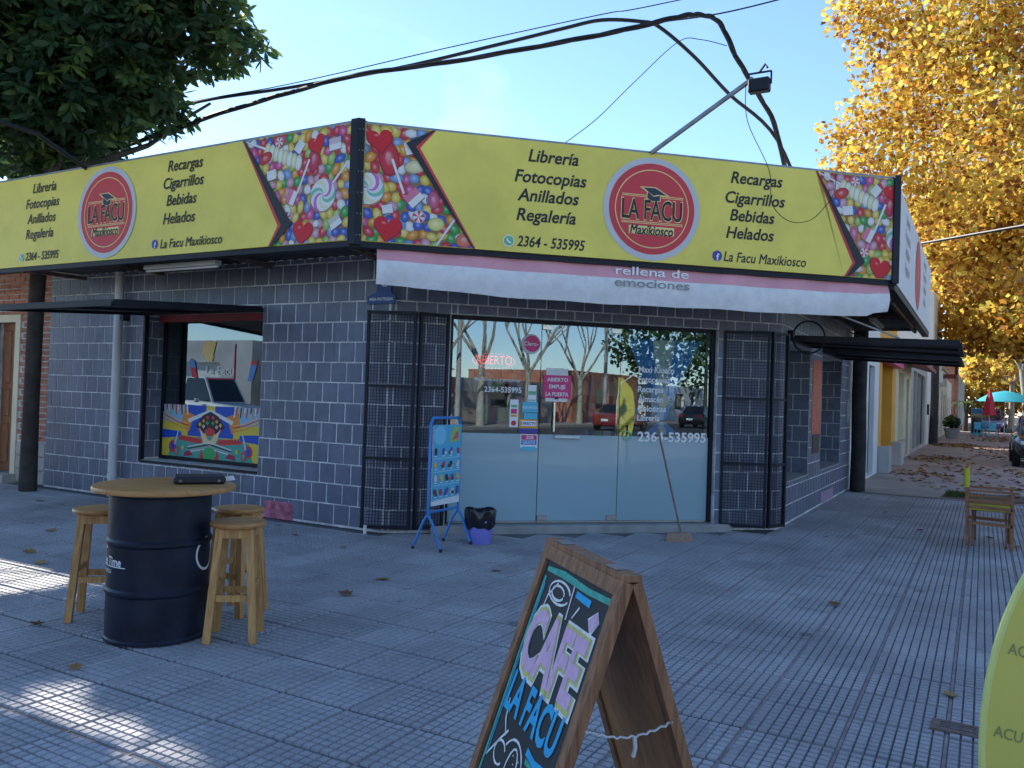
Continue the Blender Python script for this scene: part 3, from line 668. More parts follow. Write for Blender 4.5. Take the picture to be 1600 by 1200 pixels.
# ================================================================== SIGNS
def candy_print(parent, u0, u1, z0, z1, big, seed, y=-.004):
    r = random.Random(seed); mb = MB(); cnt = [0]
    cl = lambda x, z: (min(max(x, u0), u1), min(max(z, z0), z1))
    mb.add([(u0, y+.001, z0), (u1, y+.001, z0), (u1, y+.001, z1), (u0, y+.001, z1)], [(0, 1, 2, 3)], 0, (.30, .17, .08))
    pal = [(.72, .52, .08), (.75, .55, .12), (.62, .05, .06), (.6, .05, .07), (.72, .30, .04), (.06, .34, .08), (.07, .12, .45), (.72, .70, .66), (.62, .10, .25), (.62, .32, .38), (.35, .48, .12), (.2, .32, .55)]
    def blob(cx, cz, rx, rz, a, c, n=14, hl=True):
        cnt[0] += 1; yy = y-cnt[0]*.000012; pts = []; cols = []
        for R, k in ((1., .45), (.82, .85), (.45, 1.)):
            for t in range(n):
                q_ = 2*pi*t/n; ex, ez = R*rx*cos(q_), R*rz*sin(q_)
                X, Z = cl(cx+ex*cos(a)-ez*sin(a), cz+ex*sin(a)+ez*cos(a)); pts.append((X, yy, Z)); cols.append(tuple(v*k for v in c))
        X, Z = cl(cx-.15*rx, cz+.25*rz); pts.append((X, yy, Z)); cols.append(tuple(min(1, v*.6+.35) for v in c) if hl else c)
        fs = [(g*n+t, g*n+(t+1) % n, (g+1)*n+(t+1) % n, (g+1)*n+t) for g in (0, 1) for t in range(n)]+[(2*n+t, 2*n+(t+1) % n, 3*n) for t in range(n)]
        mb.add(pts, fs, 0, cols)
    def poly(pts, c, shade=None):
        cnt[0] += 1; yy = y-cnt[0]*.000012
        P = [cl(*p) for p in pts]; mb.add([(x, yy, z) for x, z in P], [tuple(range(len(P)))], 0, c)
    def stick(xa, za, xb, zb, wd=.022):
        dx, dz = xb-xa, zb-za; L = hypot(dx, dz); nx, nz = -dz/L*wd/2, dx/L*wd/2
        poly([(xa-nx*1.3, za-nz*1.3), (xb-nx*1.3, zb-nz*1.3), (xb+nx*1.3, zb+nz*1.3), (xa+nx*1.3, za+nz*1.3)], (.35, .28, .26)); poly([(xa-nx, za-nz), (xb-nx, zb-nz), (xb+nx, zb+nz), (xa+nx, za+nz)], (.76, .74, .72))
    def heart(cx, cz, s, a=0., c=(.62, .02, .03)):
        pts = []
        for t in range(28):
            q_ = 2*pi*t/28; ex = s*sin(q_)**3; ez = s*(13*cos(q_)-5*cos(2*q_)-2*cos(3*q_)-cos(4*q_))/15
            pts.append((cx+ex*cos(a)-ez*sin(a), cz+ex*sin(a)+ez*cos(a)))
        poly([(cx+(x-cx)*1.06, cz+(z-cz)*1.06-.006) for x, z in pts], (.25, .02, .02)); poly(pts, c); blob(cx-.3*s, cz+.35*s, s*.22, s*.12, a, (.75, .12, .12), 10)
    def swirl(cx, cz, R):
        cs = [(.72, .68, .45), (.75, .74, .7), (.18, .5, .35), (.7, .68, .66), (.55, .16, .48), (.76, .75, .7)]
        poly([(cx+R*1.05*cos(k*pi/14), cz+R*1.05*sin(k*pi/14)-.006) for k in range(28)], (.3, .2, .15))
        cnt[0] += 1; yy = y-cnt[0]*.000012; NS, NR = 24, 7
        for i in range(NS):
            for j in range(NR):
                q_ = []
                for (ii, jj) in ((i, j), (i+1, j), (i+1, j+1), (i, j+1)):
                    ang = 2*pi*ii/NS+1.9*jj/NR; rr = R*jj/NR; q_.append(cl(cx+rr*cos(ang), cz+rr*sin(ang)))
                mb.add([(x, yy, z) for x, z in q_], [(0, 1, 2, 3)], 0, cs[(i//2) % 6])
    k = 0; st = .088
    nx_, nz_ = int((u1-u0)/st)+1, int((z1-z0)/st)+1
    spots = [(u0+(i+.5*(j % 2))*st+r.uniform(-.014, .014), z0+j*st+r.uniform(-.014, .014)) for i in range(nx_+1) for j in range(nz_+1)]
    r.shuffle(spots)
    for (x, z) in spots: blob(x, z, r.uniform(.050, .074), r.uniform(.040, .052), r.uniform(0, pi), r.choice(pal))
    for it in big:
        t, a = it[0], it[1:]
        if t == 'heart': heart(*a)
        elif t == 'stick': stick(*a)
        elif t == 'swirl': swirl(*a)
        elif t == 'cube':
            cx, cz, s_, ag, c = a; q_ = [(cx+s_*(ex*cos(ag)-ez*sin(ag)), cz+s_*(ex*sin(ag)+ez*cos(ag))) for ex, ez in ((-1, -.8), (1, -.8), (1, .8), (-1, .8))]
            poly([(x+.006, z-.008) for x, z in q_], (.2, .12, .1)); poly(q_, c); poly([q_[0], q_[1], ((q_[1][0]+q_[2][0])/2, (q_[1][1]+q_[2][1])/2), ((q_[0][0]+q_[3][0])/2, (q_[0][1]+q_[3][1])/2)], (.75, .73, .7))
        elif t == 'twist':
            xa, za, xb, zb, wd = a
            for i in range(8): f_ = i/7; blob(xa+(xb-xa)*f_, za+(zb-za)*f_, wd*.55, wd, atan2(zb-za, xb-xa)+.25, [(.74, .70, .42), (.75, .74, .62)][i % 2], 14)
        elif t == 'gum':
            cx, cz, a1, b1, ag, c = a; blob(cx, cz, a1, b1, ag, c, 18)
        elif t == 'mint':
            cx, cz, R = a; blob(cx, cz, R, R, 0, (.72, .70, .68), 16)
            for i in range(5): q0 = i*2*pi/5; poly([(cx, cz), (cx+R*.9*cos(q0), cz+R*.9*sin(q0)), (cx+R*.9*cos(q0+.55), cz+R*.9*sin(q0+.55))], (.6, .05, .1))
    return mb.build('candy_print', 'print', parent)
def design(x0, z1, s, clipname):      # the design's big sweets, x to the right of its notch edge, scaled
    D = lambda px_, py_: (x0+px_*s, z1*(1-(py_-165+.172*px_)/(960+.118*px_))); s = s*.8 if False else s
    e = .00118
    return [('twist', *D(235, 250), *D(520, 360), 70*e), ('stick', *D(10, 165), *D(215, 235)), ('gum', *D(655, 330), 62*e, 110*e, -.15, (.55, .05, .09)), ('heart', *D(675, 190), 90*e, .35), ('cube', *D(830, 190), 62*e, .1, (.62, .45, .5)), ('cube', *D(525, 215), 52*e, .9, (.7, .68, .66)),
            ('cube', *D(280, 470), 52*e, .15, (.72, .7, .72)), ('stick', *D(515, 645), *D(615, 330)), ('cube', *D(468, 670), 62*e, 1.1, (.68, .2, .3)), ('gum', *D(340, 680), 42*e, 72*e, .2, (.62, .16, .26)), ('stick', *D(800, 580), *D(935, 365)),
            ('swirl', *D(740, 655), 135*e), ('mint', *D(435, 850), 48*e), ('mint', *D(340, 175), 48*e), ('heart', *D(575, 985), 110*e, -.2), ('cube', *D(850, 900), 60*e, .5, (.6, .5, .45)), ('gum', *D(690, 915), 34*e, 30*e, 0, (.74, .72, .7)), ('gum', *D(220, 320), 80*e, 50*e, .4, (.6, .05, .05))]
def emblem(sg, cx, cz, R):
    em = MB().disc(cx, cz, R, R, -.008, 64).build('emblem', 'silver', sg)
    r_ = R*.885
    MB().disc(cx, cz, r_, r_, -.0095, 64).build('emblem_field', 'red', em)
    g = MB(); g.ring(cx, cz, R*.745, R*.765, -.011, 64)
    for z, hh in ((.245, .022), (-.275, .022)):
        for s_ in ((-.62, -.14), (.19, .64)) if z > 0 else ((-.62, .64),):
            zz = cz+z*R; g.q((cx+s_[0]*R, -.011, zz-hh*R), (cx+s_[1]*R, -.011, zz-hh*R), (cx+s_[1]*R, -.011, zz+hh*R), (cx+s_[0]*R, -.011, zz+hh*R))
    g.build('emblem_lines', 'gold', em)
    g = MB()
    for z in (.245, -.275):
        for s_ in ((-.61, -.15), (.20, .63)) if z > 0 else ((-.61, .63),):
            zz = cz+z*R; g.q((cx+s_[0]*R, -.0122, zz-.007*R), (cx+s_[1]*R, -.0122, zz-.007*R), (cx+s_[1]*R, -.0122, zz+.007*R), (cx+s_[0]*R, -.0122, zz+.007*R))
    g.build('emblem_lines', 'red', em)
    P = lambda x, z: (cx+x*R, cz+z*R)
    g = MB(); g.plate([P(-.27, .42), P(.06, .43), P(.36, .27), P(.17, .26), P(.17, .16), P(.0, .14), P(-.13, .20), P(-.12, .32)], -.0125, -.012); g.build('cap_outline', 'gold', em)
    g = MB(); g.plate([P(-.20, .405), P(.05, .41), P(.29, .285), P(.10, .285), P(.02, .26)], -.0145, -.0135); g.plate([P(-.10, .33), P(.02, .24), P(.15, .27), P(.15, .17), P(.0, .155), P(-.11, .21)], -.0146, -.0135); g.build('cap_shape', 'navy', em)
    ink(em, 'LA FACU', cx, cz-.02*R, .385*R, 'gold', -.0125, width=1.285*R, bold=.035); ink(em, 'LA FACU', cx, cz-.02*R, .37*R, 'ink', -.0145, width=1.25*R, bold=.012)
    ink(em, 'Maxikiosco', cx, cz-.42*R, .19*R, 'gold', -.0125, width=.91*R, shear=.2, bold=.0); MB().box(cx-.47*R, cx+.47*R, -.0124, -.012, cz-.50*R, cz-.34*R).build('name_strip', 'gold', em); ink(em, 'Maxikiosco', cx, cz-.42*R, .18*R, 'ink', -.0145, width=.89*R, shear=.2, bold=.0, fat=.035)
def badge_f(sg, x, z, r=.05):
    b_ = MB().disc(x, z, r, r, -.008, 28).build('round_badge', 'fbblue', sg); ink(b_, 'f', x+.006, z-.012, r*1.2, 'white_print', -.0095, bold=.03)
def badge_w(sg, x, z, r=.052):
    b_ = MB().disc(x, z, r, r, -.008, 28).build('round_badge', 'white_print', sg); MB().disc(x, z, r*.84, r*.84, -.0093, 28).build('badge_field', 'wagreen', b_)
    g = MB(); g.plate([(x-.024, z+.02), (x-.012, z+.028), (x-.006, z+.01), (x+.008, z-.008), (x+.026, z-.012), (x+.022, z-.026), (x+.004, z-.024), (x-.02, z)], -.0112, -.0105); g.build('badge_mark', 'white_print', b_)
def sign_frame(sg, W, H, z0=0.):
    mb = MB(); mb.box(0, W, .0, .14, z0, z0+H); mb.build('sign_panel', 'yellow', sg)
    f = MB(); f.bar((-.02, .06, -.03), (W+.02, .06, -.03), .10, .055); f.build('bottom_rail', 'blackmetal', sg)
    f = MB(); f.bar((0, .06, H+.012), (W, .06, H+.012), .12, .02); f.build('top_rail', 'steel', sg)
ZS, HS = 2.93, 1.12
LS = thing('shop_sign', 'long yellow sign with round red emblem above the left tiled wall', 'sign', (-13.3, 6.08, ZS))
WL = 13.3-5.27  # left end lengthened out of view so its shadow reaches the paving
sign_frame(LS, WL, HS)
Ls = lambda x: x+13.3
candy_print(LS, Ls(-6.78), WL-.005, .005, HS-.005, design(Ls(-6.72), HS, 1.40/930, 'L'), 3)
def notch(sg, tipx, tipz, topx, botx, H, side, endx):   # yellow field with black/red arrow edge over the print
    g = MB(); d = side
    g.plate([(topx, H), (tipx, tipz), (botx, .0), (endx, .0), (endx, H)], -.0142, -.0135); g.build('yellow_field', 'yellow', sg)
    g = MB(); g.plate([(topx, H), (tipx, tipz), (botx, 0), (botx+.03*d, 0), (tipx+.11*d, tipz), (topx+.012*d, H)], -.0172, -.0165); g.build('red_edge', 'red', sg)
    g = MB(); g.plate([(topx+.012*d, H), (tipx+.045*d, tipz), (botx+.015*d, 0), (botx+.06*d, 0), (tipx+.19*d, tipz+.01), (topx+.03*d, H)], -.0187, -.018); g.build('black_edge', 'ink', sg)
notch(LS, Ls(-6.18), .20, Ls(-6.72), Ls(-6.30), HS-.003, 1, Ls(-6.9))
kF = .71
def col_text(sg, words, cxs, zs, cap, k, fat=.022):
    for s_, x, z in zip(words, cxs, zs): ink(sg, s_, x, z, cap, 'ink', -.0065, shear=.22, bold=.008, xs=k, fat=fat)
W1, W2 = ('Librería', 'Fotocopias', 'Anillados', 'Regalería'), ('Recargas', 'Cigarrillos', 'Bebidas', 'Helados')
col_text(LS, W1, [Ls(v) for v in (-10.17, -10.20, -10.21, -10.24)], (.97, .78, .59, .40), .115, .93, .008)
col_text(LS, W2, [Ls(v) for v in (-7.60, -7.62, -7.64, -7.67)], (.98, .79, .60, .40), .115, .93, .012)
candy_print(LS, .01, 1.0, .005, HS-.005, [], 8); emblem(LS, Ls(-8.93), .555, .535)
badge_w(LS, Ls(-10.60), .115); ink(LS, '2364 - 535995', Ls(-10.17), .12, .095, 'ink', -.0065, width=.69, shear=.2, bold=.008, fat=.02)
badge_f(LS, Ls(-8.05), .13); ink(LS, 'La Facu Maxikiosco', Ls(-7.47), .125, .095, 'ink', -.0065, width=.98, shear=.2, bold=0., fat=.02)
RF = atan2(SRy-SLy, SRx-SLx); WF = hypot(SRx-SLx, SRy-SLy)
FS = thing('shop_sign', 'yellow sign over the glass entrance with sweets at both ends and round red emblem', 'sign', (SLx, SLy, ZS-.005), RF)
HF = 1.115
sign_frame(FS, WF, HF)
sF = 1.15/930*1.02
candy_print(FS, .075, 1.17, .005, HF-.005, [('gum', .30, .80, .10, .17, .1, (.6, .04, .06)), ('heart', .21, .97, .12, .2), ('cube', .52, .93, .075, .3, (.7, .66, .62)), ('gum', .56, .75, .12, .065, .25, (.72, .62, .35)), ('stick', .33, .80, .45, .48), ('cube', .55, .45, .08, .8, (.66, .2, .28)), ('gum', .74, .44, .055, .09, .1, (.6, .12, .22)), ('swirl', .11, .50, .15),
             ('mint', .60, .27, .065), ('heart', .31, .14, .13, -.1), ('stick', .98, .32, .78, .0), ('gum', .77, .21, .085, .065, .1, (.74, .68, .22)), ('gum', 1.06, .08, .1, .07, .3, (.72, .2, .12)), ('swirl', .95, .45, .10), ('cube', .30, .32, .05, .2, (.72, .7, .7))], 11)
candy_print(FS, 4.80, WF-.06, .005, HF-.005, design(4.86, HF, 1.30/930, 'F'), 3)
HH = HF-.003
g = MB(); g.plate([(.74, HH), (.59, .93), (1.165, 0), (4.9, 0), (4.9, HH)], -.0142, -.0135); g.plate([(4.88, 0), (5.22, 0), (5.32, .15), (4.84, HH), (4.88, HH)], -.01425, -.0136); g.build('yellow_field', 'yellow', FS)
g = MB(); g.plate([(.74, HH), (.59, .93), (1.165, 0), (1.15, 0), (.545, .94), (.725, HH)], -.0162, -.0156); g.build('red_edge', 'red', FS); g = MB(); g.plate([(4.84, HH), (5.32, .15), (5.22, 0), (5.25, 0), (5.37, .155), (4.85, HH)], -.0162, -.0156); g.build('red_edge', 'red', FS)
g = MB(); g.plate([(.73, HH), (.55, .94), (1.152, 0), (1.14, 0), (.455, .965), (.71, HH)], -.0182, -.0176); g.build('black_edge', 'ink', FS); g = MB(); g.plate([(4.85, HH), (5.355, .155), (5.245, 0), (5.29, 0), (5.47, .17), (4.86, HH)], -.0182, -.0176); g.build('black_edge', 'ink', FS)
def ysh(o, d=-.01):
    for ch in o: ch.location.y += d
before = set(C.objects)
col_text(FS, W1, (1.92, 1.90, 1.88, 1.865), (.965, .755, .57, .375), .118, .97)
col_text(FS, W2, (4.15, 4.14, 4.11, 4.09), (.95, .74, .555, .37), .118, .97)
emblem(FS, 2.98, .54, .527)
badge_w(FS, 1.49, .105, .058); ink(FS, '2364 - 535995', 1.925, .11, .10, 'ink', -.0065, width=.70, shear=.2, bold=.008, fat=.02)
badge_f(FS, 3.72, .115, .055); ink(FS, 'La Facu Maxikiosco', 4.275, .115, .10, 'ink', -.0065, width=.96, shear=.2, bold=0., fat=.02)
ysh([o for o in C.objects if o not in before and o.parent is FS])
RS = thing('shop_sign', 'faded white side sign facing the right street seen at a sharp angle', 'sign', (SRx, SRy, ZS-.03), pi/2)
mb = MB(); mb.box(0.02, 6.65, 0, .14, 0, HS); mb.build('sign_panel', 'vinyl', RS); MB().bar((0, .06, -.04), (6.65, .06, -.04), .1, .08).build('bottom_rail', 'blackmetal', RS)
MB().disc(3.4, .56, .5, .5, -.006).build('emblem', 'red', RS)
for s_, x, z in (('Librería', 1.5, .95), ('Fotocopias', 1.5, .75), ('Anillados', 1.5, .55), ('Regalería', 1.5, .35), ('Recargas', 5.0, .95), ('Cigarrillos', 5.0, .75), ('Bebidas', 5.0, .55), ('Helados', 5.0, .35)): ink(RS, s_, x, z, .12, 'steel', -.006, shear=.2)
for s_ in (LS,): MB().box(WL+.0, WL+.10, -.02, .12, -.04, HS+.03).build('corner_post', 'blackmetal', s_)
MB().box(-.005, .065, -.028, .10, -.04, HF+.04).build('corner_post', 'blackmetal', FS); MB().box(WF-.06, WF+.02, -.028, .10, -.04, HF+.04).build('corner_post', 'blackmetal', FS)
g = MB()
for z in (.05, .25, .45, .65, .85, 1.05):
    for x in (.015, .05): g.disc(x, z, .006, .006, -.0295, 8)
g.build('rivets', 'steel', FS)
# vinyl banner tied under the front sign
BN = thing('vinyl_banner', 'worn white and pink vinyl banner tied under the entrance sign', 'banner', (SLx, SLy, ZS), RF)
BZU = [.2, .54, .99, 1.55, 2.31, 2.88, 3.43, 4.73, 5.55, 5.86]; BZV = [-.404, -.406, -.429, -.451, -.453, -.455, -.442, -.440, -.417, -.365]
BZ = lambda u: float(np.interp(u, BZU, BZV))
mb = MB(); NX, NZ = 90, 9; vs = []
def bz(u): return BZ(u)+.004*sin(u*7)
for i in range(NX+1):
    u = .22+5.6*i/NX; zb = bz(u)+(.02 if u > 5.6 else 0)
    for j in range(NZ+1):
        t = j/NZ; z = -.055+(zb+.055)*t
        vs.append((u, .05-.035*sin(pi*t)+.008*sin(u*9+t*3)+.006*sin(u*23)*t, z))
fs = [(i*(NZ+1)+j, (i+1)*(NZ+1)+j, (i+1)*(NZ+1)+j+1, i*(NZ+1)+j+1) for i in range(NX) for j in range(NZ)]
mb.add(vs, fs)
for k, f in enumerate(fs): mb.mi[k] = 1 if (k % NZ) < 3 else 0
BN0 = mb.build('sheet', ['vinyl', 'pink'], BN, True)
ink(BN, 'emociones', 3.02, -.225, .085, 'sill', .003, width=.82, bold=.01); ink(BN, 'rellena de', 3.02, -.105, .085, 'white_print', .012, width=.8, bold=.01)
MB().tube([(.24, .05, -.06), (.10, .03, -.01)], .008).build('tie', 'white', BN); MB().tube([(5.8, .05, -.06), (5.86, .03, -.01)], .008).build('tie', 'white', BN)
AP = thing('alarm_plaque', 'small blue alarm plaque on the tiled wall at the corner under the signs', 'sign', (-5.62, 7.09, 2.45), 0)
g = MB(); g.plate([(-.22, .0), (.16, .0), (.16, .08), (.10, .12), (.10, .42), (-.06, .42), (-.10, .12), (-.22, .08)], -.012, 0); g.build('board', mat('plaque_blue', (.02, .07, .22), .5, .1), AP)
MB().ring(.02, .25, .055, .07, -.0135, 24).build('mark', 'silver', AP); ink(AP, '911', .02, .25, .06, 'white_print', -.0135); ink(AP, 'AREA PROTEGIDA', -.03, .05, .03, 'white_print', -.0135, width=.32)

# floodlight on its pole
FL = thing('floodlight', 'black floodlight on a thin pole leaning out over the entrance sign', 'lamp', (-3.01, 8.06, 4.04))
MB().bar((0, 0, 0), (1.03, -.07, .58), .035).build('pole', 'steel', FL)
g = MB(); g.bbox(.99, 1.19, -.13, -.03, .43, .56, .012); g.build('lamp_body', 'blackmetal', FL)
g = MB(); g.bar((.99, -.08, .62), (1.20, -.08, .62), .015); g.bar((.99, -.08, .62), (.99, -.08, .50), .015); g.bar((1.20, -.08, .62), (1.20, -.08, .50), .015); g.build('bracket', 'blackmetal', FL)
MB().tube([(1.08, -.07, .62), (1.14, -.07, .70), (1.16, -.06, .66)], .012, 6).build('hook', 'cable', FL)
# cables
def cable(pts, r, lab, twist=0):
    from mathutils import geometry as _g
    P = [Vector(p) for p in pts]; out = []
    for i in range(len(P)-1):
        p0, p1, p2, p3 = P[max(i-1, 0)], P[i], P[i+1], P[min(i+2, len(P)-1)]
        for k in range(6):
            t = k/6; out.append(.5*((2*p1)+(p2-p0)*t+(2*p0-5*p1+4*p2-p3)*t*t+(-p0+3*p1-3*p2+p3)*t**3))
    out.append(P[-1])
    g = MB()
    if twist:
        for s_ in range(3): g.tube([p+Vector((.018*cos(i*.5+s_*2.1), .018*cos(i*.5+s_*2.1), .018*sin(i*.5+s_*2.1))) for i, p in enumerate(out)], r, 5)
    else: g.tube(out, r, 6)
    return tag(g.build('overhead_cable', 'cable', None, True), lab, 'cable')
cable([(-17, 7.6, 4.75), (-11.57, 7.76, 4.96), (-9.35, 7.86, 5.22), (-8.07, 8.01, 5.40), (-7.00, 8.15, 5.52), (-5.78, 8.38, 5.56), (-4.52, 8.63, 5.65), (-3.66, 8.89, 5.77), (-3.15, 9.17, 5.93), (-2.96, 9.39, 6.01), (-2.79, 9.60, 5.97), (-2.67, 9.91, 5.67), (-2.53, 10.33, 5.39), (-2.37, 10.89, 4.98), (-2.2, 11.3, 3.8)], .016, 'thick bundled cable arching over the shop and dropping behind the entrance sign', 1)
cable([(-17, 8.1, 5.6), (-11.03, 8.06, 5.55), (-9.60, 8.06, 5.56), (-8.21, 8.15, 5.54), (-6.58, 8.39, 5.62), (-5.24, 8.68, 5.80), (-4.48, 8.88, 5.93), (-4.04, 9.01, 6.0), (-3.64, 9.24, 6.00), (-3.44, 9.35, 5.94), (-3.13, 9.76, 5.68), (-2.84, 10.28, 5.36), (-2.39, 11.00, 4.93), (-2.0, 11.69, 3.8)], .022, 'second black cable crossing the arching bundle and ending behind the entrance sign')
cable([(-22, 8, 5.6), (-12.18, 9.12, 6.13), (-9.90, 9.83, 6.43), (-7.38, 10.67, 6.90), (-5.10, 11.38, 7.27), (-3.94, 11.46, 7.28), (2, 14, 8.6)], .008, 'thin straight wire high in the sky above the cable bundle')
cable([(-3.64, 9.24, 5.97), (-2.92, 9.64, 6.10), (-2.23, 10.03, 6.31), (-1.01, 10.71, 6.74), (4, 13.5, 8)], .009, 'thin wire leaving the cable arch to the upper right')
cable([(-3.93, 7.73, 4.10), (-3.71, 8.19, 4.51), (-3.47, 8.66, 5.04), (-3.21, 9.37, 5.73), (-3.01, 9.60, 5.81), (-2.77, 9.85, 5.79)], .005, 'hair-thin wire curving from the entrance sign up to the cable arch')
cable([(-2.05, 7.99, 4.56), (-2.10, 8.3, 4.31), (-1.98, 8.75, 3.93), (-1.95, 8.80, 3.59), (-1.80, 8.90, 3.42), (-1.62, 9.05, 3.44), (-1.5, 9.2, 3.60), (-1.42, 9.3, 3.78), (-1.45, 9.6, 4.1)], .004, 'thin wire looping down in front of the entrance sign')
tag(MB().tube([(-8.80, 4.4, 4.15), (-9.13, 5.36, 4.21), (-9.43, 6.3, 4.0)], .025, 8).build('sign_brace', 'blackmetal'), 'dark brace rod rising to the top of the left sign', 'rod')
tag(MB().tube([(-.89, 14.39, 4.10), (.42, 12.83, 3.98), (4, 8.6, 3.7)], .022, 8).build('sign_brace', 'blackmetal'), 'dark rod running from the side sign out towards the yellow trees', 'rod')

# ================================================================== THINGS ON THE CORNER
# barrel table
BT = thing('barrel_table', 'tall table made from a dark blue oil drum with round wooden top', 'table', (-4.31, 3.37, 0), radians(42))
R_ = .287
prof = [(R_-.012, 0), (R_+.006, .004), (R_+.006, .02), (R_, .03), (R_, .27), (R_+.010, .285), (R_+.010, .30), (R_, .315), (R_, .555), (R_+.010, .57), (R_+.010, .585), (R_, .60), (R_, .84), (R_+.006, .85), (R_+.006, .866), (R_-.012, .87)]
MB().lathe(prof, 0, 0, 64).build('drum', 'drum', BT, True, 30)
tp = MB().lathe([(.38, .866), (.405, .872), (.408, .885), (.403, .898), (.392, .903), (.2, .9035)], 0.02, 0.0, 72).build('tabletop', 'pine_x', BT, True, 35)
def wrap_ink(parent, s, ang, z, cap, m, R, **k):
    o = ink(parent, s, 0, z, cap, m, 0, **k)
    for v in o.data.vertices:
        a = ang+v.co.x/R; v.co = (R*sin(a), -R*cos(a), v.co.z)
    return o
# camera direction from the drum in local angle terms: local -y faces the camera-left side
cang = radians(-38)
wrap_ink(BT, 'Coffee Time', -1.12, .475, .05, 'white_print', R_+.0015, width=.30, bold=.015, name='lettering')
wrap_ink(BT, 'LA FACU', -1.12, .415, .022, 'white_print', R_+.0015, name='lettering')
g = MB()
for k in range(20):
    a0 = -1.12+(-.18+.36*k/20)/R_; a1 = -1.12+(-.18+.36*(k+1)/20)/R_; r_ = R_+.0015
    g.q((r_*sin(a0), -r_*cos(a0), .442), (r_*sin(a1), -r_*cos(a1), .442), (r_*sin(a1), -r_*cos(a1), .447), (r_*sin(a0), -r_*cos(a0), .447))
g.build('underline', 'white_print', BT)
def wrap_ring(cz, ri, ro, ang):
    g = MB(); n = 40; r_ = R_+.0018
    for k in range(n):
        q_ = []
        for rr, kk in ((ri, k), (ri, k+1), (ro, k+1), (ro, k)):
            x, z = rr*cos(2*pi*kk/n), rr*sin(2*pi*kk/n); a = ang+x/R_; q_.append((r_*sin(a), -r_*cos(a), cz+z))
        g.q(*q_)
    return g.build('round_mark', 'white_print', BT)
wrap_ring(.50, .085, .10, 1.28); wrap_ring(.56, .012, .022, -1.2)
# bar stools
def stool(name, label, loc, rz, hh=.70):
    t = thing(name, label, 'stool', loc, rz, 'wooden bar stools round the barrel table')
    MB().lathe([(.135, hh-.035), (.158, hh-.03), (.165, hh-.015), (.160, hh-.003), (.145, hh), (.05, hh+.0005)], 0, 0, 40).build('seat', 'pine_x', t, True, 35)
    top = .085; bot = .132
    cs = [(1, 1), (-1, 1), (-1, -1), (1, -1)]
    for (sx, sy) in cs: MB().bar((sx*bot, sy*bot, 0), (sx*top, sy*top, hh-.034), .042, .042, upv=(1, 0, 0)).build('leg', 'pine', t)
    for z, off in ((.26, 0), (.32, 1)):
        f = z/(hh-.03); r_ = bot+(top-bot)*f
        for i in range(2):
            (ax, ay), (bx, by) = cs[(i*2+off) % 4], cs[(i*2+1+off) % 4]
            MB().bar((ax*r_, ay*r_, z), (bx*r_, by*r_, z), .022, .038).build('rung', 'pine', t)
    for i in range(4):
        (ax, ay), (bx, by) = cs[i], cs[(i+1) % 4]; MB().bar((ax*.1, ay*.1, hh-.065), (bx*.1, by*.1, hh-.065), .02, .05).build('apron', 'pine', t)
    return t
stool('bar_stool', 'light wooden bar stool nearest the camera, right of the barrel', (-3.89, 3.59, 0), radians(37))
stool('bar_stool', 'wooden bar stool on the left side of the barrel', (-4.93, 3.40, 0), radians(42))
stool('bar_stool', 'wooden bar stool half hidden behind the barrel', (-4.33, 4.0, 0), radians(10))
PC = thing('document_case', 'black zipped case lying on the round wooden table top', 'case', (-4.21, 3.56, .905), radians(52))
g = MB(); g.bbox(-.15, .15, -.10, .10, 0, .045, .012); g.build('body', mat('case_black', (.012, .014, .02), .45, .2, 20, .2, 120), PC)
for x in (-.11, .11): MB().lathe([(.0, 0), (.008, .0), (.008, .004), (0, .004)], 0, 0, 10).build('stud', 'steel', PC, loc=(x, -.1015, .02)).rotation_euler = (pi/2, 0, 0)
g = MB(); g.plate([(.14, .004), (.215, .012), (.2, .04), (.14, .03)], .02, .022); g.build('paper_slip', 'vinyl', PC)

# chalkboard A-frame
N_, F_ = Vector((-.822, 2.167)), Vector((-1.279, 2.587)); mid = (N_+F_)/2
CB = thing('chalkboard_sign', 'wooden A-frame chalkboard with pink and blue chalk lettering in the foreground', 'sandwich board', (mid.x, mid.y, 0), atan2(N_.y-F_.y, N_.x-F_.x))
HB = 1.0; sl_ = .335; Ls_ = sqrt(1+sl_*sl_)*HB; hw = .31
dn = Vector((0, -sl_, -1)).normalized(); nn = Vector((0, -1, sl_)).normalized()
def CP(x, s, w_=0.): return Vector((x, -.012, HB))+dn*s+nn*w_
fr = MB()
for x in (-hw+.022, hw-.022): MB().bar(CP(x, 0), CP(x, Ls_-.01), .044, .03, upv=nn).build('frame_stile', 'oldwood', CB)
MB().bar(CP(-hw+.045, .024), CP(hw-.045, .024), .044, .029, upv=nn).build('frame_rail', 'oldwood', CB); MB().bar(CP(-hw+.045, Ls_-.14), CP(hw-.045, Ls_-.14), .044, .029, upv=nn).build('frame_rail', 'oldwood', CB)
g = MB(); g.add([CP(-hw+.04, .04, .004), CP(hw-.04, .04, .004), CP(hw-.04, Ls_-.12, .004), CP(-hw+.04, Ls_-.12, .004)], [(0, 1, 2, 3)]); g.add([CP(-hw+.04, .04, -.006), CP(hw-.04, .04, -.006), CP(hw-.04, Ls_-.12, -.006), CP(-hw+.04, Ls_-.12, -.006)], [(0, 1, 2, 3)])
brd = g.build('board', 'slate', CB)
mtx = Matrix.Translation((0, -.012, HB))@Matrix.Rotation(-math.atan(sl_), 4, 'X')
def chalk(s, x, z, cap, m, y, **k):
    o = ink(brd, s, x, z, cap, m, y, mtx=mtx, **k); o.name = 'chalk_lettering'; return o
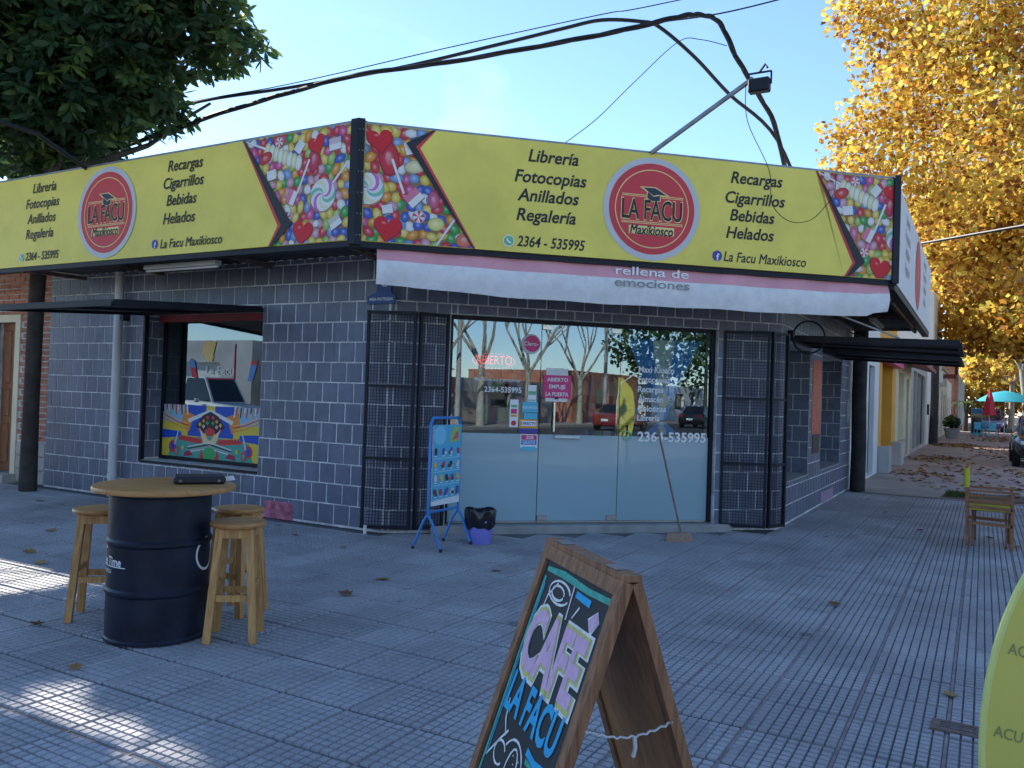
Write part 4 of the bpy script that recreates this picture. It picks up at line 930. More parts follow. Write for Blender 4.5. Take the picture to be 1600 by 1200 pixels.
def stroke(pts, wd, m, w0=.0065):
    g = MB(); P = [Vector((x, z)) for x, z in pts]; vs = []
    for i, p in enumerate(P):
        d = (P[min(i+1, len(P)-1)]-P[max(i-1, 0)]).normalized(); n_ = Vector((-d.y, d.x))*wd/2*rng.uniform(.75, 1.25)
        vs += [CP(p.x+n_.x, -(p.y+n_.y), w0), CP(p.x-n_.x, -(p.y-n_.y), w0)]
    g.add(vs, [(2*i, 2*i+1, 2*i+3, 2*i+2) for i in range(len(P)-1)]); return g.build('chalk_stroke', m, brd)
def curve(cx, cz, rx, rz, a0, a1, n=16): return [(cx+rx*cos(a0+(a1-a0)*k/n), cz+rz*sin(a0+(a1-a0)*k/n)) for k in range(n+1)]
chalk('CAFE', .0, -.30, .20, 'chalk_white', -.0060, width=.475, bold=.075); chalk('CAFE', -.002, -.298, .192, 'chalk_yellow', -.0070, width=.455, bold=.055)
chalk('CAFE', -.004, -.296, .180, 'chalk_pink', -.0082, width=.435, bold=.035)
stroke([(.175, -.165), (.215, -.125)], .05, 'chalk_white', .0062); stroke([(.178, -.162), (.212, -.128)], .036, 'chalk_pink', .0080)
chalk('LA FACU', .0, -.475, .115, 'chalk_blue', -.0075, width=.44, bold=.03, shear=.1)
stroke([(.05, -.575), (.12, -.585), (.2, -.575)], .022, 'chalk_blue'); stroke([(.06, -.60), (.17, -.605)], .014, 'chalk_green')
stroke([(-.235, -.10), (-.243, -.35), (-.24, -.62), (-.245, -.88)], .016, 'chalk_green'); stroke([(-.24, -.075), (-.1, -.068), (.1, -.075), (.25, -.07)], .02, 'chalk_green')
stroke([(-.222, -.12), (-.228, -.4), (-.225, -.7)], .006, 'chalk_blue'); stroke([(.03, -.10), (.14, -.105)], .018, 'chalk_blue')
for c in (curve(-.09, -.125, .085, .035, .3, 5.9), curve(-.10, -.128, .05, .022, 0, 6.0), [(.0, -.06), (.005, -.12), (.012, -.185)], [(-.18, -.20), (-.17, -.15), (-.12, -.10)], [(.05, -.17), (.08, -.13)],
          [(-.19, -.50), (-.17, -.56), (-.13, -.60)], curve(-.03, -.70, .10, .12, 2.4, -.6), curve(-.135, -.655, .045, .035, .5, 5.6), curve(-.02, -.69, .045, .09, 0, 6.2), curve(-.10, -.76, .06, .04, 2.8, 5.4), [(.07, -.64), (.10, -.75), (.11, -.86)], [(-.06, -.78), (-.07, -.85), (-.10, -.9)], [(-.23, -.70), (-.16, -.62), (-.12, -.58)], [(.16, -.62), (.17, -.70)]):
    stroke(c, .0075, 'chalk_white')
stroke(curve(-.10, -.83, .10, .055, 2.9, .3), .016, 'chalk_blue'); chalk('AL PASO', -.06, -.92, .085, 'chalk_white', -.0075, width=.30, bold=.03); chalk('AL PASO', -.055, -.925, .075, 'chalk_blue', -.0085, width=.28, bold=.01)
for k in range(9): x = -.03+k*.016; stroke([(x, -.62-.02*(k % 3)), (x+.004, -.624-.02*(k % 3))], .005, 'chalk_white')
# rear leaf
def CQ(x, s, w_=0.): q_ = CP(x, s, w_); return Vector((q_.x, -q_.y, q_.z))
for x in (-hw+.022, hw-.022): MB().bar(CQ(x, 0), CQ(x, Ls_-.01), .044, .03, upv=(0, 1, sl_)).build('frame_stile', 'oldwood', CB)
g = MB(); nn2 = Vector((0, 1, sl_)).normalized()
for off in (.004, -.006): g.add([CQ(-hw+.04, .03, off), CQ(hw-.04, .03, off), CQ(hw-.04, Ls_-.10, off), CQ(-hw+.04, Ls_-.10, off)], [(0, 1, 2, 3)])
g.build('rear_board', 'plywood', CB)
MB().bar((-hw, 0, HB+.012), (hw, 0, HB+.012), .05, .018).build('ridge_strip', 'oldwood', CB)
for x in (-.2, .2): MB().box(x-.035, x+.035, -.02, .02, HB+.022, HB+.0245).build('hinge', 'steel', CB)
g = MB(); pts = []
for k in range(25):
    t = k/24; y = -sl_*.40+2*sl_*.40*t; pts.append((hw-.004+.004*sin(k*2.4), y, .61-.03*sin(pi*t)+.003*sin(k*2.4+1.5)))
g.tube(pts, .0035, 5); g.tube([(hw-.004, .02, .578), (hw-.002, .022, .55), (hw-.006, .018, .525)], .006, 6); g.build('chain', 'silver', CB)

# ice cream poster stand
IS = thing('poster_stand', 'blue tubular stand holding a light blue ice cream price poster', 'sign stand', (-4.60, 6.88, 0), radians(91))
hw_ = .27
mb = MB(); mb.tube([(-hw_, .02, .32), (-hw_, .02, 1.21), (-hw_+.04, .02, 1.27), (hw_-.04, .02, 1.27), (hw_, .02, 1.21), (hw_, .02, .32)], .014, 10); mb.tube([(-hw_, .02, .36), (hw_, .02, .36)], .012, 8); mb.build('frame', 'blue', IS, True)
for sx in (-1, 1):
    for sy in (-1, 1):
        MB().tube([(sx*hw_, .02, .34), (sx*(hw_+.0), .02+sy*.05, .27), (sx*hw_,   .02+sy*.16, .015)], .013, 8).build('leg', 'blue', IS, True); MB().lathe([(.016, 0), (.016, .03)], sx*hw_,   .02+sy*.16, 10).build('foot_cap', 'black', IS)
g = MB(); lay = [0]
def ip(pts, c): lay[0] += 1; g.add([(x, -.002-lay[0]*.00015, .42+(z-.42)*.86) for x, z in pts], [tuple(range(len(pts)))], 0, c)
ip([(-.25, .42), (.25, .42), (.25, 1.33), (-.25, 1.33)], (.10, .42, .62)); ip([(-.25, .42), (.25, .42), (.25, .50), (-.25, .47)], (.7, .72, .74))
ip([(-.235+.11*cos(k*pi/10)+.1, 1.21+.11*sin(k*pi/10)) for k in range(20)], (.2, .55, .72)); ip([(.04, 1.12), (.22, 1.14), (.22, 1.31), (.1, 1.3), (.05, 1.22)], (.35, .48, .15)); ip([(.08, 1.15), (.2, 1.17), (.19, 1.27)], (.6, .12, .2))
for row, (z, n_) in enumerate(((1.03, 4), (.88, 4), (.73, 5), (.57, 5))):
    ip([(-.24, z-.085), (.24, z-.08), (.24, z-.076), (-.24, z-.081)], (.7, .75, .78))
    for k in range(n_):
        x = -.2+.4*k/(n_-1); c = rng.choice([(.08, .04, .03), (.65, .6, .5), (.5, .06, .08), (.65, .45, .1), (.15, .08, .04), (.1, .1, .35)]); a = rng.uniform(-.6, .6); hh = rng.uniform(.035, .055)
        q_ = [(-.022, -hh), (.022, -hh), (.026, hh*.5), (.0, hh), (-.026, hh*.5)]; ip([(x+u*cos(a)-v*sin(a), z+u*sin(a)+v*cos(a)) for u, v in q_], c)
        ip([(x-.02, z-.06), (x+.025, z-.06), (x+.025, z-.05), (x-.02, z-.05)], (.75, .76, .78))
    for k in range(3): x = rng.uniform(-.2, .2); ip([(x+.02*cos(t), z-.02+.02*sin(t)) for t in np.linspace(0, 6.28, 9)[:-1]], rng.choice([(.7, .66, .55), (.1, .06, .05), (.6, .1, .1)]))
g.build('poster', 'print', IS); MB().box(-.25, .25, .0, .008, .42, 1.20).build('poster_board', 'vinyl', IS)
# bucket with bag
BK = thing('waste_bucket', 'lilac plastic bucket lined with a black bag by the shop step', 'bucket', (-4.43, 7.28, 0))
MB().lathe([(.108, 0), (.112, .004), (.138, .22), (.146, .225), (.146, .24), (.13, .24)], 0, 0, 32).build('pail', 'lilac', BK, True)
g = MB(); n = 40; vs = []; prof = [(.142, .165), (.150, .18), (.155, .25), (.165, .33), (.16, .345), (.13, .335), (.10, .25)]
for i, (r_, z) in enumerate(prof):
    for k in range(n): a = 2*pi*k/n; vs.append((r_*(1+.045*sin(5*a+i*.8)+.03*sin(9*a-i))*cos(a), r_*(1+.045*sin(5*a+i*.8)+.03*sin(9*a-i))*sin(a), z+.012*sin(4*a+i*.5)+(.010*sin(7*a) if i < 2 else 0)))
g.add(vs, [(i*n+k, i*n+(k+1) % n, (i+1)*n+(k+1) % n, (i+1)*n+k) for i in range(len(prof)-1) for k in range(n)]+[tuple((len(prof)-1)*n+k for k in range(n))]); g.build('bag', 'bag', BK, True, 60)
# broom leaning on the glass
BR = thing('broom', 'straw broom leaning head down against the right glass pane', 'broom', (-2.83, 8.78, 0), RCH)
MB().tube([(.02, .0, .10), (-.13, .34, 1.20)], .0115, 10).build('handle', mat('broom_stick', (.20, .13, .10), .6, .3, 20), BR)
g = MB(); vs = []
for (z, wx, wy) in ((0, .165, .055), (.03, .16, .05), (.075, .145, .035), (.095, .12, .028)):
    for k in range(28): a = 2*pi*k/28; vs.append((wx*(abs(cos(a))**.5)*(1 if cos(a) > 0 else -1)+.004*sin(k*7), wy*sin(a)+.003*sin(k*5), z))
g.add(vs, [(i*28+k, i*28+(k+1) % 28, (i+1)*28+(k+1) % 28, (i+1)*28+k) for i in range(3) for k in range(28)]+[tuple(range(28))[::-1], tuple(84+k for k in range(28))]); g.build('head', 'straw', BR, True, 50)
# director's chair
DC = thing('directors_chair', 'folding wooden armchair with lime canvas at the right edge', 'chair', (.09, 10.94, 0), 0)
hx, hy = .215, .27
for sy in (-1, 1):
    MB().bar((-hx, sy*hy, 0), (-hx-.02, sy*hy, .90), .032, .022, upv=(0, 1, 0)).build('back_post', 'teak', DC); MB().bar((hx, sy*hy, 0), (hx, sy*hy, .615), .032, .022, upv=(0, 1, 0)).build('front_post', 'teak', DC)
    MB().bar((-hx-.03, sy*hy, .63), (hx+.05, sy*hy, .625), .055, .022).build('armrest', 'teak', DC)
    MB().bar((-hx, sy*hy, .27), (hx, sy*hy, .26), .022, .035).build('side_rail', 'teak', DC); MB().bar((-hx, sy*hy, .45), (hx, sy*hy, .44), .022, .035).build('side_rail', 'teak', DC); MB().bar((-hx, sy*hy, .52), (hx, sy*hy, .51), .016, .03).build('side_rail', 'teak', DC)
for x in (-hx+.05, hx-.05):
    MB().bar((x, -hy+.02, .02), (x, hy-.02, .42), .03, .02, upv=(1, 0, 0)).build('cross_leg', 'teak', DC); MB().bar((x+.024, hy-.02, .02), (x+.024, -hy+.02, .42), .03, .02, upv=(1, 0, 0)).build('cross_leg', 'teak', DC)
g = MB(); vs = [(x, y, .435-.03*cos(pi*y/(2*hy))) for x in (-hx+.02, hx-.01) for y in np.linspace(-hy, hy, 9)]; g.add(vs, [(k, k+1, 10+k, 9+k) for k in range(8)]); vs2 = [(x, y, z-.02) for x, y, z in vs]; g.add(vs2, [(k, k+1, 10+k, 9+k) for k in range(8)])
for s0 in (0, 8): g.q(vs[s0], vs[9+s0], vs2[9+s0], vs2[s0])
for e in (0, 9):
    for k in range(8): g.q(vs[e+k], vs[e+k+1], vs2[e+k+1], vs2[e+k])
g.build('seat_canvas', 'canvas', DC)
g = MB()
g.box(-hx-.035, -hx-.022, -hy-.01, hy+.01, .66, .87)
for sy in (-1, 1): g.tube([(-hx-.015, sy*hy, .66), (-hx-.02, sy*hy, .87)], .026, 10)
g.build('back_canvas', 'canvas', DC)
# yellow oval pop-up panel cut by the right edge
YP = thing('popup_banner', 'yellow rounded fabric panel with faint repeated lettering at the right edge', 'banner', (.44, 2.36, 0), radians(4))
a_, b_, zc = .425, .71, .695
g = MB(); n = 56; pts = [(a_*cos(2*pi*k/n), zc+b_*sin(2*pi*k/n)) for k in range(n)]; g.plate(pts, 0, .012); pn = g.build('panel', 'panel_yellow', YP)
MB().tube([(x, .006, z) for x, z in pts], .009, 8, closed=True).build('rim', mat('rim_pale', (.62, .66, .22), .6, .06), YP, True)
for i, z in enumerate((1.24, 1.14, 1.04, .94, .84, .74, .64, .54, .44, .34)):
    ex = -a_*sqrt(max(0, 1-((z-zc)/b_)**2))+.022
    for k_, xx in enumerate((ex, ex+.17, ex+.34, ex+.51) if i % 2 else (ex+.08, ex+.25, ex+.42)):
        w_ = 'ACU' if (i % 2 and k_ == 0) else 'LA FACU'
        if xx+.14 < -ex-.02: ink(pn, w_, xx, z, .026, 'panel_print', -.0015, bold=.01, align='l', width=.06 if w_ == 'ACU' else .13, rot=radians(-6))
for s_ in (-.2, .2): MB().bar((s_, -.16, .008), (s_, .17, .008), .03, .016).build('foot', 'steel', YP)
# drain cover
DR = thing('drain_cover', 'narrow rusty iron drain grate set in the tiles near the yellow panel', 'drain', (-.07, 4.52, 0.002), radians(-2))
g = MB(); g.box(-.115, -.075, -.075, .075, -.02, .005); g.box(.075, .115, -.075, .075, -.02, .005); g.box(-.075, .075, -.075, -.05, -.02, .005); g.box(-.075, .075, .05, .075, -.02, .005); g.build('frame', mat('drain_rust', (.17, .12, .10), .8, .35, 30, .3, 60), DR)
MB().box(-.075, .075, -.05, .05, -.0105, -.004).build('pit_shade_plate', 'ink', DR)  # thin black plate stands for the shade down inside the drain
for k in range(4): MB().bar((-.073, -.036+.024*k, .0), (.073, -.036+.024*k, .0), .009, .006).build('bar', 'steel', DR)
# fallen leaves near by
def leaf_mesh(name, s, curl, seed):
    r = random.Random(seed); lobes = [(0, -.42), (.16, -.36), (.36, -.36), (.36, -.14), (.52, .06), (.36, .18), (.28, .38), (.14, .38), (0, .58)]
    P = lobes+[(-x, z) for x, z in lobes[-2:0:-1]]; vs = [(0, 0, .0)]; n = len(P)
    for (x, y) in P: rr = hypot(x, y); vs.append((x*s, y*s, curl*s*(rr*rr*1.3+.25*abs(x))+r.uniform(0, .05)*s))
    mb = MB(); mb.add(vs, [(0, 1+i, 1+(i+1) % n) for i in range(n)]); me = mb.mesh(name, 'leafd'); a = me.attributes.new('rnd', 'FLOAT', 'FACE')
    b0 = r.uniform(.2, .9); a.data.foreach_set('value', [min(1, max(0, b0+r.uniform(-.15, .15))) for _ in range(n)]); return me
LEAFL = {0: 'large dry leaf on the tiles left of the left bar stool', 1: 'dry leaf by the foot of the left bar stool', 5: 'dry leaf on the tiles right of the nearest bar stool', 6: 'pale dry leaf between the bar stools and the poster stand', 9: 'dark curled leaf alone in the middle of the right paving', 10: 'dry leaf just beyond the iron drain grate', 11: 'dry leaf in front of the barrel table', 17: 'dry leaf under the wooden armchair', 18: 'dry leaf right of the wooden armchair legs', 14: 'dry leaf between the lilac bucket and the chalkboard', 15: 'dry leaf left of the wooden armchair'}
lm = [leaf_mesh('fallen_leaf', 1, c, i) for i, c in enumerate((.16, .34, .1, .25))]
for k, (x, y, s_) in enumerate([(-5.62, 3.05, .15), (-5.02, 3.06, .12), (-8.1, 5.05, .15), (-7.2, 4.3, .15), (-6.7, 4.1, .13), (-4.05, 4.78, .15), (-4.15, 5.35, .15), (-6.1, 6.4, .13), (-5.3, 6.2, .1), (-.95, 6.75, .12), (-.12, 5.02, .10), (-4.1, 2.72, .10), (-9.3, 6.3, .14), (-8.6, 6.7, .13), (-3.6, 6.2, .12), (-.65, 11.6, .14), (-1.2, 13.2, .13), (.1, 11.5, .14), (.35, 11.0, .15), (-.5, 12.8, .12), (-1.6, 14.9, .12), (-7.6, 6.75, .12), (-10.2, 6.2, .15), (-1.55, 10.2, .10), (.75, 9.2, .12), (.9, 12.4, .14)]):
    o = link('fallen_leaf', lm[k % 4], None, (x, y, .008)); s_ *= .8; o.scale = (s_, s_, s_); o.rotation_euler = (rng.uniform(-.15, .15), rng.uniform(-.15, .15), rng.uniform(0, 6))
    tag(o, LEAFL.get(k, 'small dry brown leaf lying on the grey tiles away from the furniture'), 'leaf', 'single dry leaves on the tiles')

# ================================================================== VEGETATION
def leaves(name, parent, clumps, size, m, seed, kind='quad', base=Vector((0, 0, 0)), droop=.4, gaps=False):
    r = np.random.default_rng(seed); allv = []; rnd = []; nfv = 0
    for (cx, cy, cz, rx, ry, rz, n) in clumps:
        d = r.normal(size=(n, 3)); d /= np.linalg.norm(d, axis=1)[:, None]; rad = r.random(n)**(1/2.2)
        c = np.array((cx, cy, cz))+d*rad[:, None]*np.array((rx, ry, rz))
        if gaps:     # openings in the crown that let sun through to the pavement
            gx = c[:, 0]+c[:, 2]*1.393; gy_ = c[:, 1]-c[:, 2]*.505; keep = np.ones(n, bool)
            for (ex, ey, ra, rb) in ((-3.78, 2.36, .40, .30), (-3.30, 2.34, .30, .22), (-2.86, 2.28, .30, .20), (-4.15, 2.10, .34, .22), (-5.0, 1.9, .3, .2), (-2.2, 1.7, .3, .2)): keep &= ((gx-ex)/ra)**2+((gy_-ey)/rb)**2 > 1
            keep &= ~((gx < -5.75) & (gx > -11) & (gy_ < 4.3) & (gy_ > 3.25-.12*(gx+6)))
            c = c[keep]; d = d[keep]; rad = rad[keep]; n = len(c)
        # light and dark clumps
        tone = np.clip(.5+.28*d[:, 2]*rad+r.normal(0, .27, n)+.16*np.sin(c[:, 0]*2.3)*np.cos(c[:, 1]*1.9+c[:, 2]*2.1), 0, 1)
        k = 7 if kind == 'rosette' else 1
        c = np.repeat(c, k, 0); tone = np.clip(np.repeat(tone, k)+r.normal(0, .1, n*k), 0, 1)
        if kind == 'rosette':
            ang = np.tile(np.arange(k)*2*pi/k, n)+np.repeat(r.random(n)*6.28, k); el = r.normal(-droop, .45, n*k)
            ax = np.stack([np.cos(ang)*np.cos(el), np.sin(ang)*np.cos(el), np.sin(el)], 1)
        else:
            ax = r.normal(size=(n, 3)); ax[:, 2] -= .35; ax /= np.linalg.norm(ax, axis=1)[:, None]
        s = size*(.7+.6*r.random(len(c)))[:, None]
        tmp = r.normal(size=ax.shape); sd = np.cross(ax, tmp); sd /= np.linalg.norm(sd, axis=1)[:, None]+1e-9; nm = np.cross(ax, sd)
        if kind == 'rosette':
            w_ = .17; pts = [c, c+ax*s*.4+sd*s*w_, c+ax*s*.75+sd*s*w_*.8-nm*s*.02, c+ax*s, c+ax*s*.75-sd*s*w_*.8-nm*s*.02, c+ax*s*.4-sd*s*w_]
        else: pts = [c-ax*s*.5, c+sd*s*.42+nm*s*.12, c+ax*s*.55, c-sd*s*.42+nm*s*.12]
        allv.append(np.stack(pts, 1).reshape(-1, 3)); rnd.append(tone); nfv = len(pts)
    Vv = np.concatenate(allv)-np.array(base); R__ = np.concatenate(rnd); nf = len(R__)
    me = bpy.data.meshes.new(name); me.vertices.add(len(Vv)); me.vertices.foreach_set('co', Vv.ravel()); me.loops.add(nf*nfv); me.loops.foreach_set('vertex_index', np.arange(nf*nfv))
    me.polygons.add(nf); me.polygons.foreach_set('loop_start', np.arange(nf)*nfv); me.update(calc_edges=True)
    a = me.attributes.new('rnd', 'FLOAT', 'FACE'); a.data.foreach_set('value', R__.astype(np.float32)); me.materials.append(M[m]); return link(name, me, parent)
def limbs(mb, p, d, L, r, depth, rg, tips, spread=.55):
    p = Vector(p); d = Vector(d).normalized(); pts = [p]; q_ = p.copy(); dd = d.copy()
    for k in range(4):
        dd = (dd+Vector((rg.gauss(0, .10), rg.gauss(0, .10), rg.gauss(.04, .06)))).normalized(); q_ = q_+dd*L/4; pts.append(q_.copy())
    mb.tube(pts, [r, r*.9, r*.8, r*.7, r*.6], 7 if r > .05 else 5); tips.append(q_.copy())
    if depth:
        for k in range(3 if depth > 1 else 2):
            a = rg.uniform(0, 6.28); s_ = spread*rg.uniform(.7, 1.3)
            e = Vector((cos(a), sin(a), .0)); nd = (dd+e*s_+Vector((0, 0, .12))).normalized(); limbs(mb, pts[rg.choice((3, 4, 4))], nd, L*.72, r*.55, depth-1, rg, tips, spread)
# dark green tree on the left
TL = thing('street_tree', 'dark green broad-leaved tree towering over the left sign', 'tree', (-11.28, 6.68, 0))
mb = MB(); tips = []; mb.tube([(0, 0, -.05), (.0, 0, 1.2), (.02, .0, 2.6), (.05, .02, 4.2)], [.115, .10, .10, .11], 12)
rg = random.Random(5)
for dvec in ((.35, .5, .9), (-.5, .5, .9), (.1, .8, .9), (.8, .6, .55)): limbs(mb, (.05, .02, 4.15), dvec, 1.5, .06, 1, rg, tips)
mb.build('trunk', 'barkd', TL, True)
cl = [(-11.6, 6.6, 7.4, 2.3, 2.2, 2.2, 900), (-9.9, 6.9, 7.0, 1.6, 1.6, 1.7, 560), (-9.3, 7.6, 6.3, .95, .9, .6, 170), (-10.4, 7.0, 5.6, 1.0, 1.0, .8, 230), (-13.0, 6.2, 7.0, 2.2, 2.2, 2.2, 520), (-12.2, 7.6, 5.6, 1.3, 1.3, 1.0, 240), (-11.0, 5.6, 8.3, 2.2, 2.0, 1.7, 420), (-12.0, 7.4, 4.6, .9, .9, .7, 110),
      (-9.2, 7.4, 6.9, .8, .8, .55, 120), (-10.0, 7.2, 5.4, .75, .8, .55, 200), (-10.9, 6.8, 5.1, .8, .8, .6, 240), (-11.6, 6.9, 5.2, .9, .8, .8, 260), (-9.9, 7.3, 6.2, .9, .9, .7, 220), (-8.9, 7.7, 6.1, .55, .5, .3, 60), (-12.3, 7.0, 6.4, 1.2, 1.2, 1.2, 300), (-10.2, 6.6, 8.2, 1.4, 1.4, 1.0, 260), (-9.5, 7.0, 6.7, 1.0, .9, .8, 220), (-10.5, 6.25, 5.5, .75, .5, .75, 420), (-10.6, 6.1, 6.5, .9, .5, .8, 480), (-11.0, 5.9, 7.5, 1.0, .6, .8, 420), (-9.6, 6.6, 6.3, .7, .5, .7, 260), (-9.0, 6.9, 6.9, .7, .5, .6, 200), (-11.6, 5.7, 5.3, .7, .5, .6, 260), (-9.7, 6.5, 7.3, .9, .6, .7, 300), (-11.7, 5.6, 6.0, 1.1, .8, 1.0, 420), (-12.4, 5.3, 7.2, 1.2, .9, 1.1, 420), (-11.0, 5.9, 6.8, 1.2, .8, .9, 400), (-12.6, 6.0, 5.4, .9, .8, .8, 260), (-10.7, 5.6, 7.9, 1.2, 1.0, .9, 300), (-12.6, 4.6, 7.4, 2.0, 2.0, 1.6, 330), (-9.2, 6.3, 8.4, 1.5, 1.5, 1.3, 240), (-13.6, 7.4, 9.2, 2.4, 2.2, 2.0, 300), (-15.2, 5.6, 7.2, 1.8, 2.0, 1.8, 260)]
cl = [(a, b, c, d, e, f, int(n_*.72)) for a, b, c, d, e, f, n_ in cl]
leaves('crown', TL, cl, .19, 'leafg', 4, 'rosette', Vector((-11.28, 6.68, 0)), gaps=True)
T2 = thing('street_tree', 'unseen second dark green tree, added along the left pavement to shade it', 'tree', (-16.6, 4.6, 0))  # added tree outside the view, there to shade the left paving
mb = MB(); tips = []; mb.tube([(0, 0, -.05), (.05, 0, 2), (.1, .05, 4.3)], [.2, .16, .15], 12); rg = random.Random(9)
for dvec in ((.6, .1, .9), (-.5, .3, .9), (.2, -.7, .8), (.1, .6, .9)): limbs(mb, (.1, .05, 4.2), dvec, 1.8, .085, 2, rg, tips)
mb.build('trunk', 'barkd', T2, True)
leaves('crown', T2, [(-16.6, 4.3, 6.8, 2.2, 1.9, 1.9, 1100), (-15.0, 4.2, 7.0, 1.8, 1.8, 1.6, 800), (-18.3, 4.4, 7.2, 1.8, 1.8, 1.8, 600), (-14.2, 2.9, 7.2, 1.9, 1.6, 1.6, 700), (-16.5, 2.6, 7.0, 2, 1.7, 1.8, 700), (-13.0, 3.3, 7.9, 1.5, 1.6, 1.2, 500), (-15.5, 5.6, 6.8, 1.7, .7, .9, 900), (-13.6, 5.4, 6.4, 1.2, .7, .8, 450), (-17.4, 5.7, 7.0, 1.5, .7, .9, 600), (-16.6, 8.6, 6.2, 2.6, 1.1, .8, 1500), (-15.0, 9.2, 6.6, 1.6, 1.2, .8, 700), (-18.6, 8.6, 6.6, 1.6, 1.0, .8, 600)], .24, 'leafg', 14, 'rosette', Vector((-16.6, 4.6, 0)), gaps=True)  # clumps placed where their shadow is wanted on the paving
# plane trees in autumn leaf along the right street
def plane_tree(label, x, y, H, R, n, seed, size=.17, lean=(0, 0), bare=False, extra=(), zlo=.34):
    T = thing('plane_tree', label, 'tree', (x, y, -.01), 0, 'autumn plane trees along the right street' if not bare else 'bare trees across the street')
    mb = MB(); tips = []; rg = random.Random(seed); h0 = H*.30; r0_ = H*.017
    mb.tube([(0, 0, 0), (lean[0]*.3, lean[1]*.3, h0*.5), (lean[0]*.7, lean[1]*.7, h0)], [r0_*1.25, r0_, r0_*.92], 10)
    for k in range(5):
        a = k*1.26+rg.uniform(-.3, .3); limbs(mb, (lean[0]*.7, lean[1]*.7, h0*.97), (cos(a)*.62, sin(a)*.62, 1), H*.30, r0_*.55, 3 if bare else 2, rg, tips, .6)
    mb.build('trunk', 'barkl', T, True)
    if bare: return T
    tips = [t for t in tips if t.z > H*(zlo-.01)]; cl = []
    for t in rg.sample(tips, min(len(tips), 30)):
        s_ = R*rg.uniform(.26, .42); cl.append((x+t.x, y+t.y, t.z, s_, s_, s_*.8, int(n*.65/30)))
    for k in range(14):
        a = rg.uniform(0, 6.28); rr = R*rg.uniform(.3, .85); z = H*rg.uniform(zlo, .88); s_ = R*rg.uniform(.25, .4); cl.append((x+rr*cos(a), y+rr*sin(a), z, s_, s_, s_*.75, int(n*.35/14)))
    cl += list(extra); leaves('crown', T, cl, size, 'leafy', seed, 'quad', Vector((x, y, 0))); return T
plane_tree('nearest golden plane tree, its crown filling the upper right corner', 2.6, 26.5, 15.5, 6.2, 23000, 21, .15, zlo=.5, extra=[(-2.4, 24.6, 8.0, 1.5, 1.5, 1.1, 900), (-1.2, 25.2, 7.0, 1.6, 1.6, 1.2, 1200), (-3.5, 25, 8.3, .9, .9, .7, 260), (-3.9, 25.5, 9.4, .7, .8, .6, 160), (-2.6, 25.5, 9.6, 1.5, 1.5, 1.3, 1400), (-1.0, 24, 10.2, 1.7, 1.7, 1.5, 1200), (-2.2, 26, 11.6, 1.6, 1.6, 1.4, 1400), (.6, 23, 8.4, 1.9, 1.9, 1.7, 1500), (.3, 24, 11.4, 1.9, 1.9, 1.5, 1400), (-3.2, 25.4, 12.8, 1.2, 1.3, 1.0, 800)])
plane_tree('second golden plane tree from the corner on the right street', 3.0, 38, 15, 6, 13000, 22, .23, zlo=.44, extra=[(-.6, 36.5, 7.4, 2.2, 2.2, 1.5, 1400), (-1.6, 37, 8.6, 2, 2, 1.7, 1500), (.6, 36, 9, 2.4, 2.4, 2, 1800)])
plane_tree('third golden plane tree from the corner on the right street', 2.8, 50, 15, 6, 13000, 23, .28, extra=[(0, 49, 5.8, 2.6, 2.4, 1.5, 1500), (2, 48, 5.2, 2.4, 2, 1.3, 1300), (-1.5, 50, 8, 2.4, 2.4, 2, 1500)])
plane_tree('fourth golden plane tree, its pale slanting trunk by the teal parasol', 2.7, 66, 15, 6, 10000, 24, .33, (-.6, 0))
plane_tree('fifth golden plane tree with pale trunk beyond the parasols', 3.0, 82, 15, 6.5, 8000, 25, .40, (.5, 0))
plane_tree('golden plane tree second from the far end of the row', 2.6, 102, 15, 6.5, 7000, 26, .5)
plane_tree('golden plane tree closing the far end of the row', 2.2, 128, 16, 7.5, 7000, 27, .6, extra=[(0, 126, 4, 5, 4, 3.5, 1800), (6, 128, 4.5, 6, 4, 4, 1800)])
plane_tree('golden plane tree on the far pavement opposite the nearest tree', 13.5, 62, 14, 6.5, 9000, 28, .36)
plane_tree('golden plane tree on the far pavement beyond the first one there', 13.5, 88, 15, 7, 8000, 29, .45)
plane_tree('golden plane tree on the far pavement at the street end', 12.5, 130, 16, 9, 8000, 30, .6, extra=[(12, 128, 5, 7, 4, 4.5, 1800), (8, 134, 5, 7, 4, 4, 1500)])
leaves_st = leaves('leaf_litter', None, [(.2, 24, .012, 1.9, 4.5, .008, 130), (-1.2, 29.5, .012, .9, 2.5, .008, 170), (-1.0, 42, .012, 1.2, 3.0, .008, 330), (.8, 33, .012, 1.4, 3.5, .008, 130), (.9, 39, .012, 1.8, 5, .008, 240), (1.5, 17.5, .012, 1.2, 2.0, .008, 110), (.0, 19.5, .012, 1.6, 2.0, .008, 60), (1.2, 55, .012, 2.2, 7, .008, 400), (-1.2, 21.8, .012, .8, 1.5, .008, 60)], .17, 'leafd', 31)
for p in leaves_st.data.vertices: p.co.z = min(.05, max(.002, p.co.z*.35+.006))
tag(leaves_st, kind='stuff')
